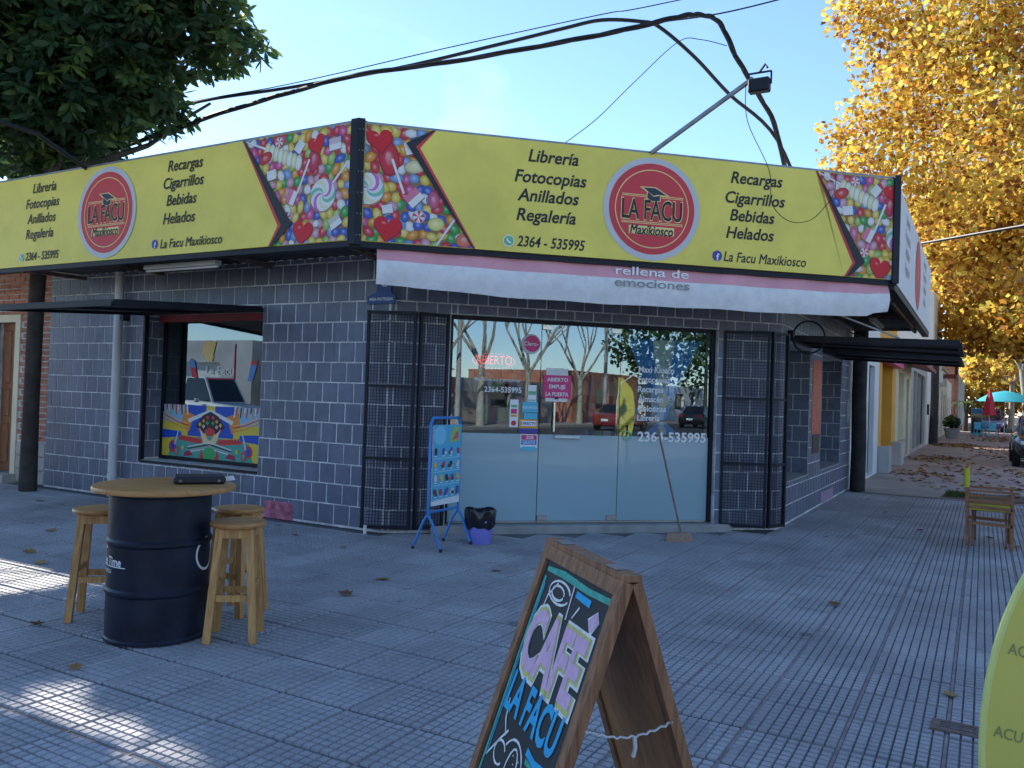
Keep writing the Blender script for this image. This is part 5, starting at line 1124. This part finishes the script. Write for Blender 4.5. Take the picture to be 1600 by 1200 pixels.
# grass tuft and bare soil by the end of the tiles
mb = MB(); mb.add([(-.62, 16.35, .003), (.2, 16.30, .003), (2.4, 16.5, .003), (2.5, 17.9, .003), (.1, 17.7, .003), (-.55, 17.5, .003)], [(0, 1, 2, 3, 4, 5)]); struct('soil_patch', mb, mat('soil', (.14, .09, .06), .95, .35, 3, .5, 30))
gr = np.random.default_rng(3); vs = []; fs = []; rr = []
for k in range(900):
    x, y = -.55+abs(gr.normal(0, .22)), 16.55+gr.random()*.85; hgt = .03+.07*gr.random(); a = gr.random()*6.28; lx, ly = gr.normal(0, .03, 2); b0 = len(vs)
    vs += [(x-.006*cos(a), y-.006*sin(a), 0), (x+.006*cos(a), y+.006*sin(a), 0), (x+lx, y+ly, hgt)]; fs.append((b0, b0+1, b0+2)); rr.append(gr.random())
me = bpy.data.meshes.new('grass'); me.from_pydata(vs, [], fs); a = me.attributes.new('rnd', 'FLOAT', 'FACE'); a.data.foreach_set('value', rr); me.materials.append(M['grass']); tag(link('grass', me), kind='stuff')

# ================================================================== BRICK HOUSE (left)
BH = thing('brick_house', 'red brick house with panelled wooden door at the left edge', 'house', (-13.4, 7.16, 0))
XB = lambda x: x+13.4
mb = MB(); facade(mb, XB(-11.64), 3.6, [(XB(-13.05), XB(-12.52), .12, 2.36, .18)], .18, back=4, x0=-2.5); mb.build('wall', 'grout', BH)
bmesh_ = MB().box(-.125, .125, -.012, .02, -.033, .033).mesh('brick', 'brick'); nb = 0
stuffb = MB()
for r_ in range(42):
    z = .62+(r_+.5)*.083 if True else 0
    if z > 3.4: break
    for c in range(-6, 9):
        x0 = (c+(.5 if r_ % 2 else 0))*.265; x1 = x0+.253; op0, op1 = XB(-13.16), XB(-12.40)
        if x1 < -.6 or x0 > XB(-11.66): continue
        x1 = min(x1, XB(-11.66))
        if z < 2.48 and x1 > op0 and x0 < op1:
            if x0 < op0-.05: x1 = op0
            elif x1 > op1+.05: x0 = op1
            else: continue
        if x1-x0 < .04: continue
        o = link('brick', bmesh_, BH, ((x0+x1)/2, rng.uniform(-.003, .002), z)); o.scale.x = (x1-x0)/.25; nb += 1
for k, (x0, x1) in enumerate(((-2.4, XB(-13.18)), (XB(-12.38), XB(-11.66)))):
    z = 0.0
    while z < .60:
        MB().bbox(x0, x1, -.03, .03, z+.004, z+.196, .012).build('plinth_stone', 'stone', BH); z += .2
mb = MB(); mb.box(XB(-13.16), XB(-13.05), -.03, .05, 0, 2.47); mb.box(XB(-12.52), XB(-12.40), -.03, .05, 0, 2.47); mb.box(XB(-13.05), XB(-12.52), -.03, .05, 2.36, 2.47); mb.build('door_surround', 'cream', BH)
d_ = MB().box(XB(-13.045), XB(-12.525), .10, .15, .13, 2.355).build('door', 'doorwood', BH)
for z0, z1 in ((.25, .85), (.95, 1.35), (1.45, 2.25)):
    for x0, x1 in ((XB(-12.98), XB(-12.81)), (XB(-12.76), XB(-12.59))): MB().bbox(x0, x1, .085, .105, z0, z1, .012).build('door_panel', 'doorwood', d_)
MB().lathe([(.0, -.02), (.02, -.02), (.02, .02), (0, .02)], 0, 0, 10).build('door_knob', 'chrome', d_, loc=(XB(-12.56), .07, 1.1))
MB().box(XB(-13.2), XB(-12.36), -.22, .05, -.01, .12).build('door_step', 'stone', BH)

# ================================================================== HOUSES ALONG THE RIGHT STREET
def row_house(name, label, y0, y1, H, m, ops, xw=-2.14, depth=9, cornice=None):
    t = thing(name, label, 'house', (xw, y0, 0), pi/2)
    W = y1-y0; mb = MB(); facade(mb, W, H, [(a-y0, b-y0, c, d, dp) for (a, b, c, d, dp, mm, nm) in ops], .2, back=depth); mb.build('wall', m, t)
    for (a, b, c, d, dp, mm, nm) in ops:
        o = MB().q((a-y0, dp-.01, c), (b-y0, dp-.01, c), (b-y0, dp-.01, d), (a-y0, dp-.01, d)).build(nm, mm, t)
        f = MB(); e = .05
        f.box(a-y0, a-y0+e, dp-.05, dp-.012, c, d); f.box(b-y0-e, b-y0, dp-.05, dp-.012, c, d); f.box(a-y0+e, b-y0-e, dp-.05, dp-.012, d-e, d); f.build('frame', 'sill' if nm == 'window' else mm, o)
        if nm == 'door': MB().box((a+b)/2-y0-.01, (a+b)/2-y0+.01, dp-.03, dp-.012, c, d-e).build('door_stile', 'sill', o)
        if nm == 'window': MB().box(a-y0-.05, b-y0+.05, -.06, .02, c-.06, c-.001).build('sill', 'stone', o)
    if cornice: MB().box(-.0, W, -.12, .0, H-.25, H-.08).build('cornice', cornice, t)
    return t
row_house('row_house', 'narrow white house beside the shop with tall grey doors', 16.62, 21.3, 4.3, 'white', [(17.6, 18.5, 1.0, 2.5, .15, 'greywall', 'window'), (19.3, 20.4, .05, 2.45, .15, 'bluegrey', 'door')])
h2 = row_house('row_house', 'house with orange porch walls and a pink sign over its door', 21.35, 25.6, 4.0, 'orange', [(22.0, 24.6, .55, 2.75, .9, 'doorwood', 'door')])
MB().box(.2, 3.9, -.22, -.01, 2.62, 3.15).build('pink_sign', 'magenta', h2); MB().box(.0, .62, -.25, -.003, .0, .62).build('plinth', 'greywall', h2); MB().box(3.3, 4.2, -.25, -.003, .0, .62).build('plinth', 'greywall', h2)
h3 = row_house('row_house', 'cream house with brown tiled eave and narrow dark doorway', 25.65, 31.5, 3.6, 'cream', [(26.6, 28.4, .6, 2.6, .2, 'cream', 'window'), (29.4, 30.4, .05, 2.5, .35, 'ink', 'door')])
g = MB()
g.add([(0.3, -.75, 2.85), (5.6, -.75, 2.85), (5.6, 0, 3.25), (.3, 0, 3.25), (0.3, -.75, 2.73), (5.6, -.75, 2.73), (5.6, 0, 2.95), (.3, 0, 2.95)], [(0, 1, 2, 3), (4, 5, 6, 7), (0, 1, 5, 4), (0, 4, 7, 3), (1, 2, 6, 5)]); g.build('eave', 'redpaint', h3)
row_house('row_house', 'pale house with wide blue-grey folding garage doors', 31.55, 40.5, 3.9, 'greywall', [(32.4, 34.0, .1, 2.9, .15, 'bluegrey', 'door'), (34.2, 39.2, .1, 2.9, .15, 'bluegrey', 'door')])
h5 = row_house('row_house', 'tall white two-storey house standing back of the second dark post', 44.5, 54, 7.2, 'white', [(46, 47.2, .9, 2.6, .2, 'bluegrey', 'window'), (49, 50.2, .1, 2.6, .2, 'redpaint', 'door'), (46, 47.4, 4.2, 5.8, .2, 'carglass', 'window')])
MB().box(5.0, 7.5, -.9, 0, 3.3, 3.45).build('balcony', 'redpaint', h5); g = MB()
for k in range(9): g.bar((5.05+k*.3, -.86, 3.45), (5.05+k*.3, -.86, 4.3), .03)
g.bar((5.0, -.86, 4.32), (7.5, -.86, 4.32), .04); g.build('balcony_rail', 'blackmetal', h5)
for y in (2.2, 8.3): MB().bbox(y, y+.85, -.34, -.02, 2.9, 3.5, .02).build('air_conditioner', 'white', h5)
row_house('row_house', 'house with red doors further down the right street', 54.1, 63, 4.2, 'cream', [(55, 56.2, .1, 2.7, .2, 'redpaint', 'door'), (58, 59.5, .9, 2.5, .2, 'carglass', 'window'), (61, 62.2, .1, 2.7, .2, 'red', 'door')], cornice='stone')
row_house('row_house', 'low white house with one window before the gap in the row', 63.1, 72, 3.6, 'white', [(64.5, 66, .9, 2.4, .2, 'bluegrey', 'window'), (68.5, 69.7, .1, 2.5, .2, 'doorwood', 'door')])
row_house('row_house', 'dark brick two-storey house near the far end of the street', 78, 92, 7.5, 'brick', [(80, 82, 1, 2.6, .2, 'carglass', 'window'), (86, 87.3, .1, 2.6, .2, 'doorwood', 'door'), (80, 82, 4.2, 5.8, .2, 'carglass', 'window'), (86, 88, 4.2, 5.8, .2, 'carglass', 'window')])
row_house('row_house', 'pale house closing the far end of the right street', 92.2, 130, 5.2, 'greywall', [(96, 98, 1, 2.6, .2, 'carglass', 'window'), (104, 106, .1, 2.6, .2, 'redpaint', 'door')])
NP = thing('canopy_post', 'dark rough post standing by the blue-grey garage doors', 'post', (-1.95, 42.6, 0))
MB().tube([(0, 0, -.02), (.02, 0, 2), (0, 0, 4.1)], [.19, .17, .16], 12).build('shaft', 'darkwood', NP, True); MB().box(-.3, 1.2, -.15, .15, 4.05, 4.2).build('bracket', 'darkwood', NP)
# small wall closing the gap, planter
GW = thing('garden_wall', 'low white garden wall with iron gate beyond the garage doors', 'wall', (-2.14, 40.55, 0), pi/2)
MB().box(0, 2.2, 0, .2, 0, 1.3).build('wall', 'white', GW)
for k in range(7): MB().bar((2.35+k*.22, .1, .05), (2.35+k*.22, .1, 1.8), .03).build('gate_bar', 'blackmetal', GW)
PLT = thing('planter', 'grey round planter with dark shrub by the white two-storey house', 'planter', (-1.5, 53.0, 0))
MB().lathe([(.28, 0), (.42, .5), (.45, .55), (.4, .55)], 0, 0, 20).build('pot', 'sill', PLT, True); leaves('shrub', PLT, [(0, 0, .9, .45, .45, .4, 220)], .2, 'leafg', 41)
PM = thing('palm', 'small palm with drooping dark fronds far down the pavement', 'palm', (-1.2, 74, 0))
MB().tube([(0, 0, 0), (.05, 0, 1.2), (.05, 0, 2.1)], [.2, .16, .17], 10).build('trunk', 'barkd', PM, True)
g = MB()
for k in range(16):
    a = k*2*pi/16; e = rng.uniform(.2, .9); p0 = Vector((.05, 0, 2.1)); last = p0
    for i in range(1, 6):
        t = i/5; p1 = p0+Vector((cos(a)*1.7*t, sin(a)*1.7*t, e*t*1.6-1.5*t*t)); s_ = Vector((-sin(a), cos(a), 0))*.16*(1-t*.75); s2 = Vector((-sin(a), cos(a), 0))*.16*(1-(t-.2)*.75); g.q(last-s2, last+s2, p1+s_, p1-s_); last = p1
me = g.mesh('fronds', 'leafg'); at_ = me.attributes.new('rnd', 'FLOAT', 'FACE'); at_.data.foreach_set('value', [rng.random() for _ in me.polygons]); link('fronds', me, PM)
# parasols, tables, chairs far down the pavement
TPAR = thing('parasol', 'open teal parasol over tables far down the right pavement', 'parasol', (1.25, 64.5, 0))
MB().tube([(0, 0, 0), (0, 0, 2.7)], .03, 8).build('pole', 'white', TPAR)
g = MB(); n = 10; vs = [(0, 0, 3.0)]+[(1.75*.5*cos(2*pi*k/n), 1.75*.5*sin(2*pi*k/n), 2.82) for k in range(n)]+[(1.75*cos(2*pi*k/n), 1.75*sin(2*pi*k/n), 2.25) for k in range(n)]
g.add(vs, [(0, 1+k, 1+(k+1) % n) for k in range(n)]+[(1+k, 1+(k+1) % n, 1+n+(k+1) % n, 1+n+k) for k in range(n)]); g.build('canopy', 'teal_cloth', TPAR, True)
RP = thing('parasol', 'folded red parasol standing beside the teal one', 'parasol', (.35, 60.5, 0))
MB().tube([(0, 0, 0), (0, 0, 2.9)], .03, 8).build('pole', 'white', RP); g = MB(); n = 12
vs = [(r_*(1+.18*(k % 2))*cos(2*pi*k/n), r_*(1+.18*(k % 2))*sin(2*pi*k/n), z) for r_, z in ((.42, 1.35), (.36, 1.5), (.2, 2.4), (.05, 2.95)) for k in range(n)]
g.add(vs, [(i*n+k, i*n+(k+1) % n, (i+1)*n+(k+1) % n, (i+1)*n+k) for i in range(3) for k in range(n)]); g.build('canopy', 'red_plastic', RP)
def plastic_chair(label, x, y, rz, m):
    t = thing('plastic_chair', label, 'chair', (x, y, 0), rz)
    for sx in (-1, 1):
        for sy in (-1, 1): MB().bar((sx*.2, sy*.2, 0), (sx*.19, sy*.19, .45), .035).build('leg', m, t)
        MB().bar((sx*.22, -.2, .66), (sx*.22, .2, .66), .04, .025).build('armrest', m, t)
    MB().box(-.21, .21, -.21, .21, .43, .46).build('seat', m, t); MB().box(-.21, .21, .19, .22, .46, .88).build('backrest', m, t)
def small_table(label, x, y, m):
    t = thing('plastic_table', label, 'table', (x, y, 0)); MB().box(-.42, .42, -.42, .42, .70, .73).build('tabletop', m, t)
    for sx in (-1, 1):
        for sy in (-1, 1): MB().bar((sx*.36, sy*.36, 0), (sx*.36, sy*.36, .70), .05).build('leg', m, t)
small_table('red plastic table under the folded red parasol', .5, 60.8, 'red_plastic'); small_table('red plastic table right of the teal parasol pole', 2.3, 61.5, 'red_plastic')
plastic_chair('light blue plastic chair left of the red table', -.2, 59.9, .4, 'cyan_plastic'); plastic_chair('light blue plastic chair behind the red table', .1, 62.2, 2.8, 'cyan_plastic'); plastic_chair('light blue plastic chair in front of the red table', .55, 59.6, .1, 'cyan_plastic')
FRG = thing('drinks_cooler', 'light blue upright drinks cooler beside the far tables', 'cooler', (-.35, 61.5, 0))
MB().bbox(-.32, .32, -.3, .3, .08, 1.75, .02).build('cabinet', 'cyan_plastic', FRG); MB().box(-.27, .27, -.315, -.302, .2, 1.4).build('glass_door', 'carglass', FRG); MB().box(-.3, .3, -.31, -.3, 1.45, 1.7).build('header', 'blue', FRG)

# ================================================================== VEHICLES
def car(name, label, cat, loc, rz, paint, L=4.2, W=1.72, H=1.46, hatch=True, pickup=False):
    t = thing(name, label, cat, loc, rz); h = L/2; wb = L*.31
    # side profile stations: x, z_low, z_belt, halfwidth
    st = [(-h, .42, .72, .78), (-h+.06, .30, .86, .9), (-h+.35, .24, .95, .98), (-wb, .24, .97, 1), (0, .22, .95, 1), (wb*.9, .24, .92, 1), (h-.45, .25, .82, .97), (h-.12, .28, .70, .88), (h, .40, .60, .74)]
    mb = MB(); vs = []; n = 10
    for (x, zl, zb, wf) in st:
        w_ = W/2*wf
        for (y, z) in ((-w_*.86, zl), (-w_*.98, zl+.12), (-w_, (zl+zb)/2), (-w_*.97, zb-.08), (-w_*.86, zb), (w_*.86, zb), (w_*.97, zb-.08), (w_, (zl+zb)/2), (w_*.98, zl+.12), (w_*.86, zl)): vs.append((x, y, z))
    mb.add(vs, [(i*n+k, i*n+(k+1) % n, (i+1)*n+(k+1) % n, (i+1)*n+k) for i in range(len(st)-1) for k in range(n)]+[tuple(range(n))[::-1], tuple((len(st)-1)*n+k for k in range(n))])
    body = mb.build('body', paint, t, True, 35)
    # cabin
    if pickup: xs = [(-.35, .96, .84), (-.20, H, .72), (.75, H, .72), (1.30, .93, .84)]
    elif hatch: xs = [(-h+.12, .93, .83), (-h+.55, H-.04, .70), (.15, H, .72), (1.02, .90, .84)]
    else: xs = [(-h+.55, .95, .82), (-h+1.15, H-.05, .70), (.1, H, .72), (1.0, .90, .84)]
    mb = MB(); vs = [(x, s_*W/2*wf, z) for x, z, wf in xs for s_ in (-1, 1)]
    mb.add(vs, [(2, 3, 5, 4)]); mb.build('roof', paint, t)
    g = MB()
    def inset(q_, f=.06):
        c = sum((Vector(p) for p in q_), Vector())/len(q_); return [Vector(p)+(c-Vector(p))*f for p in q_]
    def off(q_, d): return [p+Vector(d) for p in q_]
    frame = MB()
    for nm, idx in (('rear_window', (0, 1, 3, 2)), ('windscreen', (4, 5, 7, 6)), ('side_window', (0, 2, 4, 6)), ('side_window', (1, 3, 5, 7))):
        q_ = [vs[i] for i in idx]; frame.add(q_, [(0, 1, 2, 3)])
        c = sum((Vector(p) for p in q_), Vector())/4; nr = (Vector(q_[1])-Vector(q_[0])).cross(Vector(q_[2])-Vector(q_[0])).normalized()
        if nr.dot(c-Vector((.2, 0, 1.1))) < 0: nr = -nr
        q2 = off(inset(q_, .10), nr*.008); gg = MB(); gg.add(q2, [(0, 1, 2, 3)]); gg.build(nm, 'carglass', t)
    frame.build('pillars', paint, t)
    if pickup:
        bd = MB(); bd.box(-h+.05, -.42, -W/2+.04, -W/2+.12, .9, 1.12); bd.box(-h+.05, -.42, W/2-.12, W/2-.04, .9, 1.12); bd.box(-h+.03, -h+.10, -W/2+.05, W/2-.05, .9, 1.12); bd.build('load_bed', paint, t)
        rb = MB()
        for s_ in (-1, 1): rb.tube([(-.55, s_*.68, 1.1), (-.6, s_*.62, 1.58)], .035, 8); rb.tube([(-.6, s_*.62, 1.52), (-1.5, s_*.70, 1.1)], .03, 8)
        rb.tube([(-.6, -.62, 1.58), (-.6, .62, 1.58)], .035, 8); rb.build('roll_bar', 'white', t)
    for sx in (-1, 1):
        for sy in (-1, 1):
            wl = MB(); y = sy*(W/2-.09)
            prof = [(.19, -.10), (.29, -.10), (.315, -.06), (.315, .06), (.29, .10), (.19, .10)]; n2 = 28
            v2 = [(r_*cos(2*pi*k/n2), d2, r_*sin(2*pi*k/n2)) for r_, d2 in prof for k in range(n2)]
            wl.add(v2, [(i*n2+k, i*n2+(k+1) % n2, (i+1)*n2+(k+1) % n2, (i+1)*n2+k) for i in range(5) for k in range(n2)]); o = wl.build('tyre', 'tyre', t, True, 35, loc=(sx*wb*1.02, y, .315))
            rm = MB(); rm.add([(.20*cos(2*pi*k/20), sy*.07, .20*sin(2*pi*k/20)) for k in range(20)]+[(0, sy*.085, 0)], [(k, (k+1) % 20, 20) for k in range(20)]); rm.build('rim', 'rim', o)
            ar = MB(); v3 = [(r_*cos(pi*k/12), sy*(W/2+.003), r_*sin(pi*k/12)) for r_ in (.33, .375) for k in range(13)]; ar.add(v3, [(k, k+1, 14+k, 13+k) for k in range(12)]); ar.build('wheel_arch', 'tyre', t, loc=(sx*wb*1.02, 0, .315))
    for sy in (-1, 1):
        MB().bbox(h-.28, h-.06, sy*W/2*.62-.17, sy*W/2*.62+.17, .62, .74, .03).build('headlight', 'lamp_clear', t); MB().bbox(-h-.005, -h+.15, sy*W/2*.72-.12, sy*W/2*.72+.12, .70, .88, .03).build('tail_light', 'lamp_red', t)
        MB().bbox(.72, .84, sy*(W/2+.10)-.09, sy*(W/2+.10)+.09, .93, 1.07, .03).build('mirror', paint, t)
    MB().box(-h-.012, -h-.003, -.2, .2, .52, .64).build('number_plate', 'white', t); MB().box(h-.01, h+.006, -.2, .2, .42, .53).build('number_plate', 'white', t)
    MB().box(h-.06, h+.004, -.45, .45, .45, .56).build('grille', 'black', t); return t
car('parked_car', 'dark blue-grey car parked at the right edge of the picture', 'car', (1.62, 29.25, -.005), -pi/2, mat('paint_dark', (.018, .028, .045), .25, .05, 2, coat=.8), hatch=True)
car('parked_car', 'blue car parked under the trees far down the street beyond the tables', 'car', (.6, 78, -.005), -pi/2, mat('paint_blue', (.03, .11, .32), .25, .05, 2, coat=.8), L=4.5, H=1.75)
car('parked_car', 'orange red car parked furthest down the right street', 'car', (.9, 96, -.005), -pi/2+.2, mat('paint_orange', (.45, .06, .02), .25, .05, 2, coat=.8))
# mirrored in the glass: the other side of the crossing
car('parked_car', 'dark red saloon seen from behind, mirrored in the entrance glass', 'car', (29.5, -5.6, -.14), 0, mat('paint_red', (.20, .012, .02), .25, .05, 2, coat=.8), hatch=False)
car('parked_car', 'black car mirrored at the right side of the entrance glass', 'car', (41, -5.0, -.14), 0, mat('paint_black', (.01, .011, .014), .25, .05, 2, coat=.8), hatch=False)
car('parked_car', 'white car mirrored beside the black one in the entrance glass', 'car', (44, -1.4, -.14), 0, 'white', hatch=True)
car('pickup_truck', 'white pickup truck mirrored in the left show window', 'truck', (-26.8, -7.9, -.14), 0, 'white', L=5.1, W=1.8, H=1.82, pickup=True).scale = (1.1, 1.1, 1.1)
MT = thing('motorbike', 'dark motorbike standing by the palm far down the pavement', 'motorbike', (-.4, 70.5, 0), 1.2)
for x in (-.62, .62):
    MB().tube([(x+.3*cos(k*pi/10), 0, .3+.3*sin(k*pi/10)) for k in range(20)], .05, 6, closed=True).build('wheel', 'tyre', MT)
g = MB(); g.bbox(-.35, .3, -.12, .12, .35, .75, .05); g.bbox(-.6, .1, -.11, .11, .75, .86, .03); g.bar((.62, 0, .3), (.42, 0, 1.05), .07); g.bar((-.62, 0, .3), (-.2, 0, .5), .08); g.bar((.42, -.35, 1.08), (.42, .35, 1.08), .04); g.build('body', 'black', MT)
# houses across the crossing (mirrored in the glass)
def block_house(label, x0, y0, rz, W, H, m, ops, roof=None, name='house'):
    t = thing(name, label, 'house', (x0, y0, 0), rz); mb = MB(); facade(mb, W, H, [(a, b, c, d, .2) for a, b, c, d, mm, nm in ops], back=8); mb.build('wall', m, t)
    for a, b, c, d, mm, nm in ops:
        MB().q((a, .19, c), (b, .19, c), (b, .19, d), (a, .19, d)).build(nm, mm, t)
    if roof:
        g = MB(); g.add([(-.4, -.5, H-.05), (W+.4, -.5, H-.05), (W+.4, 8, H-.05), (-.4, 8, H-.05), (1.5, 3.5, H+1.7), (W-1.5, 3.5, H+1.7)], [(0, 1, 5, 4), (1, 2, 5), (2, 3, 4, 5), (3, 0, 4), (0, 1, 2, 3)]); g.build('roof', roof, t)
    return t
# facades facing -x (towards the shop) on the far side: local x runs along -y
hA = block_house('white house with red tiled roof and tank mirrored in the left entrance pane', 21, -11.5, pi, 9, 2.8, 'white', [(1.5, 2.6, .1, 2.3, 'doorwood', 'door'), (4.5, 6.5, .9, 2.2, 'carglass', 'window')], 'terracotta')
MB().box(2.5, 4, 4, 5.5, 3.2, 4.9).build('tank_tower', 'cream', hA); MB().lathe([(.55, 4.9), (.55, 5.9), (.2, 6.1)], 3.2, 4.7, 18).build('water_tank', 'steel', hA, True)
for k, (x, W_, H_, m_) in enumerate(((32, 10, 2.4, 'sidewalk'), (45, 10.5, 3.3, 'brick'), (60, 13, 2.8, 'white'))):
    block_house(('dull brown walled house mirrored in the middle entrance pane', 'brick house mirrored behind the red saloon', 'white two-storey house mirrored far behind the cars')[k], x, -11.2, pi, W_, H_, m_, [(2, 3.2, .1, 2.3, 'bluegrey', 'door'), (5, 7, .9, 2.2, 'carglass', 'window')])
for k, (x, W_, H_, m_) in enumerate(((-2, 12, 3.4, 'greywall'), (-15, 12, 3.3, 'stone'), (-28, 14, 3.6, 'greywall'), (-43, 16, 3.8, 'cream'))):
    block_house(('grey house directly across the left street, behind the camera', 'stone coloured gated house mirrored in the left show window', 'grey house mirrored behind the white pickup truck', 'cream house furthest along the left street')[k], x, -11.4, pi, W_, H_, m_, [(2, 4.6, .1, 2.6, 'white', 'door'), (7, 8.6, .9, 2.3, 'carglass', 'window')])
for k, (y, W_, H_, m_) in enumerate(((17, 10, 3.2, 'greywall'), (28, 12, 4.5, 'cream'), (41, 14, 4.2, 'white'), (56, 18, 5.0, 'greywall'))):
    block_house(('grey house across the right street, nearest the crossing', 'cream house across the right street, second from the crossing', 'white house across the right street, third from the crossing', 'grey house across the right street, fourth from the crossing')[k], 15, y+W_, -pi/2, W_, H_, m_, [(2, 3.2, .1, 2.4, 'doorwood', 'door'), (5, 7, .9, 2.3, 'carglass', 'window')])
plane_tree('bare grey tree mirrored in the left entrance pane', 18.5, -9.9, 9, 3, 0, 51, bare=True); plane_tree('bare grey tree mirrored beside the red saloon', 26.5, -9.8, 9.5, 3, 0, 52, bare=True); plane_tree('bare grey tree mirrored in the right entrance pane', 36, -1.2, 10, 3, 0, 53, bare=True)
plane_tree('bare grey tree mirrored at the far right of the entrance glass', 30, -.2+.8, 10, 3, 0, 54, bare=True)
for k, (x, y, h_) in enumerate(((22.5, -10.2, 10.5), (33, -9.9, 9), (40, .8, 11), (24, 3.5, 10), (20.5, 6.5, 9.5))):
    plane_tree(('bare tree mirrored just right of the round door sticker', 'bare tree mirrored above the red saloon', 'bare tree mirrored above the black car', 'bare tree mirrored over the white door lettering', 'bare tree mirrored at the right door jamb')[k], x, y, h_, 3, 0, 60+k, bare=True)
for k, (x, y, h_, r_) in enumerate(((31, 4.5, 6.5, 2.6), (17.2, -12.4, 7.5, 2.6), (45, -10.3, 8.5, 3.4), (57, -10, 9.5, 4))):
    T = thing('evergreen_tree', ('bushy evergreen mirrored at the right side of the entrance glass', 'dark evergreen mirrored at the top left of the entrance glass', 'dense evergreen mirrored behind the white door lettering', 'tall evergreen mirrored above the black car')[k], 'tree', (x, y, 0))
    MB().tube([(0, 0, -.1), (.05, 0, h_*.3), (0, 0, h_*.7)], [.22, .17, .08], 8).build('trunk', 'barkd', T, True); rg = random.Random(70+k)
    leaves('crown', T, [(x+rg.gauss(0, r_*.4), y+rg.gauss(0, r_*.4), h_*rg.uniform(.3, .9), r_*.5, r_*.5, r_*.45, 130) for _ in range(12)], .38, 'leafg', 80+k, 'quad', Vector((x, y, 0)))
for k, (x, y) in enumerate(((19.5, -9.5), (35.5, -9.4))):
    T = thing('utility_pole', ('pale utility pole mirrored in the left entrance pane', 'pale utility pole mirrored behind the red saloon')[k], 'pole', (x, y, 0))
    MB().tube([(0, 0, -.1), (0, 0, 7.6)], [.14, .09], 10).build('shaft', 'kerb', T, True); MB().bar((-.1, -.9, 7.2), (-.1, .9, 7.2), .09).build('crossarm', 'oldwood', T)
    for yy in (-.8, -.3, .3, .8): MB().tube([(-.1, yy, 7.22), (-.1, yy, 7.42)], .04, 8).build('insulator', 'white', T)
# feather flags on the kerb, seen mirrored in the door
def feather(label, x, y, rz, cols, H, FW=.34):
    t = thing('feather_flag', label, 'flag', (x, y, 0), rz); MB().tube([(0, 0, 0), (0, 0, H*.75), (.08, 0, H*.92), (.3, 0, H), (.5, 0, H*.96)], .012, 6).build('pole', 'white', t)
    n = 16; k = len(cols)
    for c in range(k):
        g = MB(); vs = []
        for i in range(n+1):
            t_ = i/n; z = .45+(H-.5)*t_; w_ = FW*sin(pi*min(1, t_*1.15)**.8*.62+.25)*(1 if t_ < .85 else max(.1, 1-(t_-.85)*5)); vs += [(.02+w_*c/k, .02*sin(z*3), z), (.02+w_*(c+1)/k, .02*sin(z*3+1), z)]
        g.add(vs, [(2*i, 2*i+1, 2*i+3, 2*i+2) for i in range(n)]); g.build('cloth', cols[c], t)
    MB().box(-.25, .25, -.25, .25, .002, .05).build('base', 'steel', t); return t
feather('yellow feather flag on the kerb, mirrored in the right entrance pane', 2.5, 6.25, 1.02, ['panel_yellow'], 2.0)
DF = thing('draped_flag', 'light blue and white draped flag gathered in a knot behind the right entrance pane', 'flag', FR()@Vector((3.25, .15, 1.20)), RCH)
fb = mat('flag_blue', (.06, .30, .72), .7, .05)
for k, (m_, a0, a1) in enumerate(((fb, -1., -.33), ('white', -.33, .33), (fb, .33, 1.))):
    g = MB(); n = 10; vs = []
    for i in range(n+1):
        t = a0+(a1-a0)*i/n
        for j in range(9):
            h_ = j/8; wv = .05+.42*h_**1.1; vs.append((wv*t, .02*sin(t*14+j*.3)*(.3+h_), .08+.95*h_))
    g.add(vs, [(i*9+j, (i+1)*9+j, (i+1)*9+j+1, i*9+j+1) for i in range(n) for j in range(8)]); g.build('cloth', m_, DF, True)
    g = MB(); x0, x1 = a0*.05, a1*.05; g.add([(x0, 0, .06), (x1, 0, .06), (x1*4.5, 0, -.09), (x0*4.5, 0, -.09)], [(0, 1, 2, 3)]); g.build('tail', m_, DF)
g = MB(); g.add([(r_*cos(k*pi/16), -.03, .30+r_*sin(k*pi/16)) for k, r_ in ((k, .11 if k % 2 else .055) for k in range(32))], [tuple(range(32))]); g.build('sun_emblem', 'gold', DF)

# doors, windows and posters are parts of the building itself, beside its walls
for wl in (wl_left, wl_front, wl_right):
    for ch in list(wl.children):
        if ch.name.startswith(('wall_tile', 'reveal_tiles')): continue
        R3 = Matrix.Rotation(wl.rotation_euler.z, 3, 'Z'); ch.parent = kb
        ch.location = wl.location+R3@ch.location; ch.rotation_euler.z += wl.rotation_euler.z
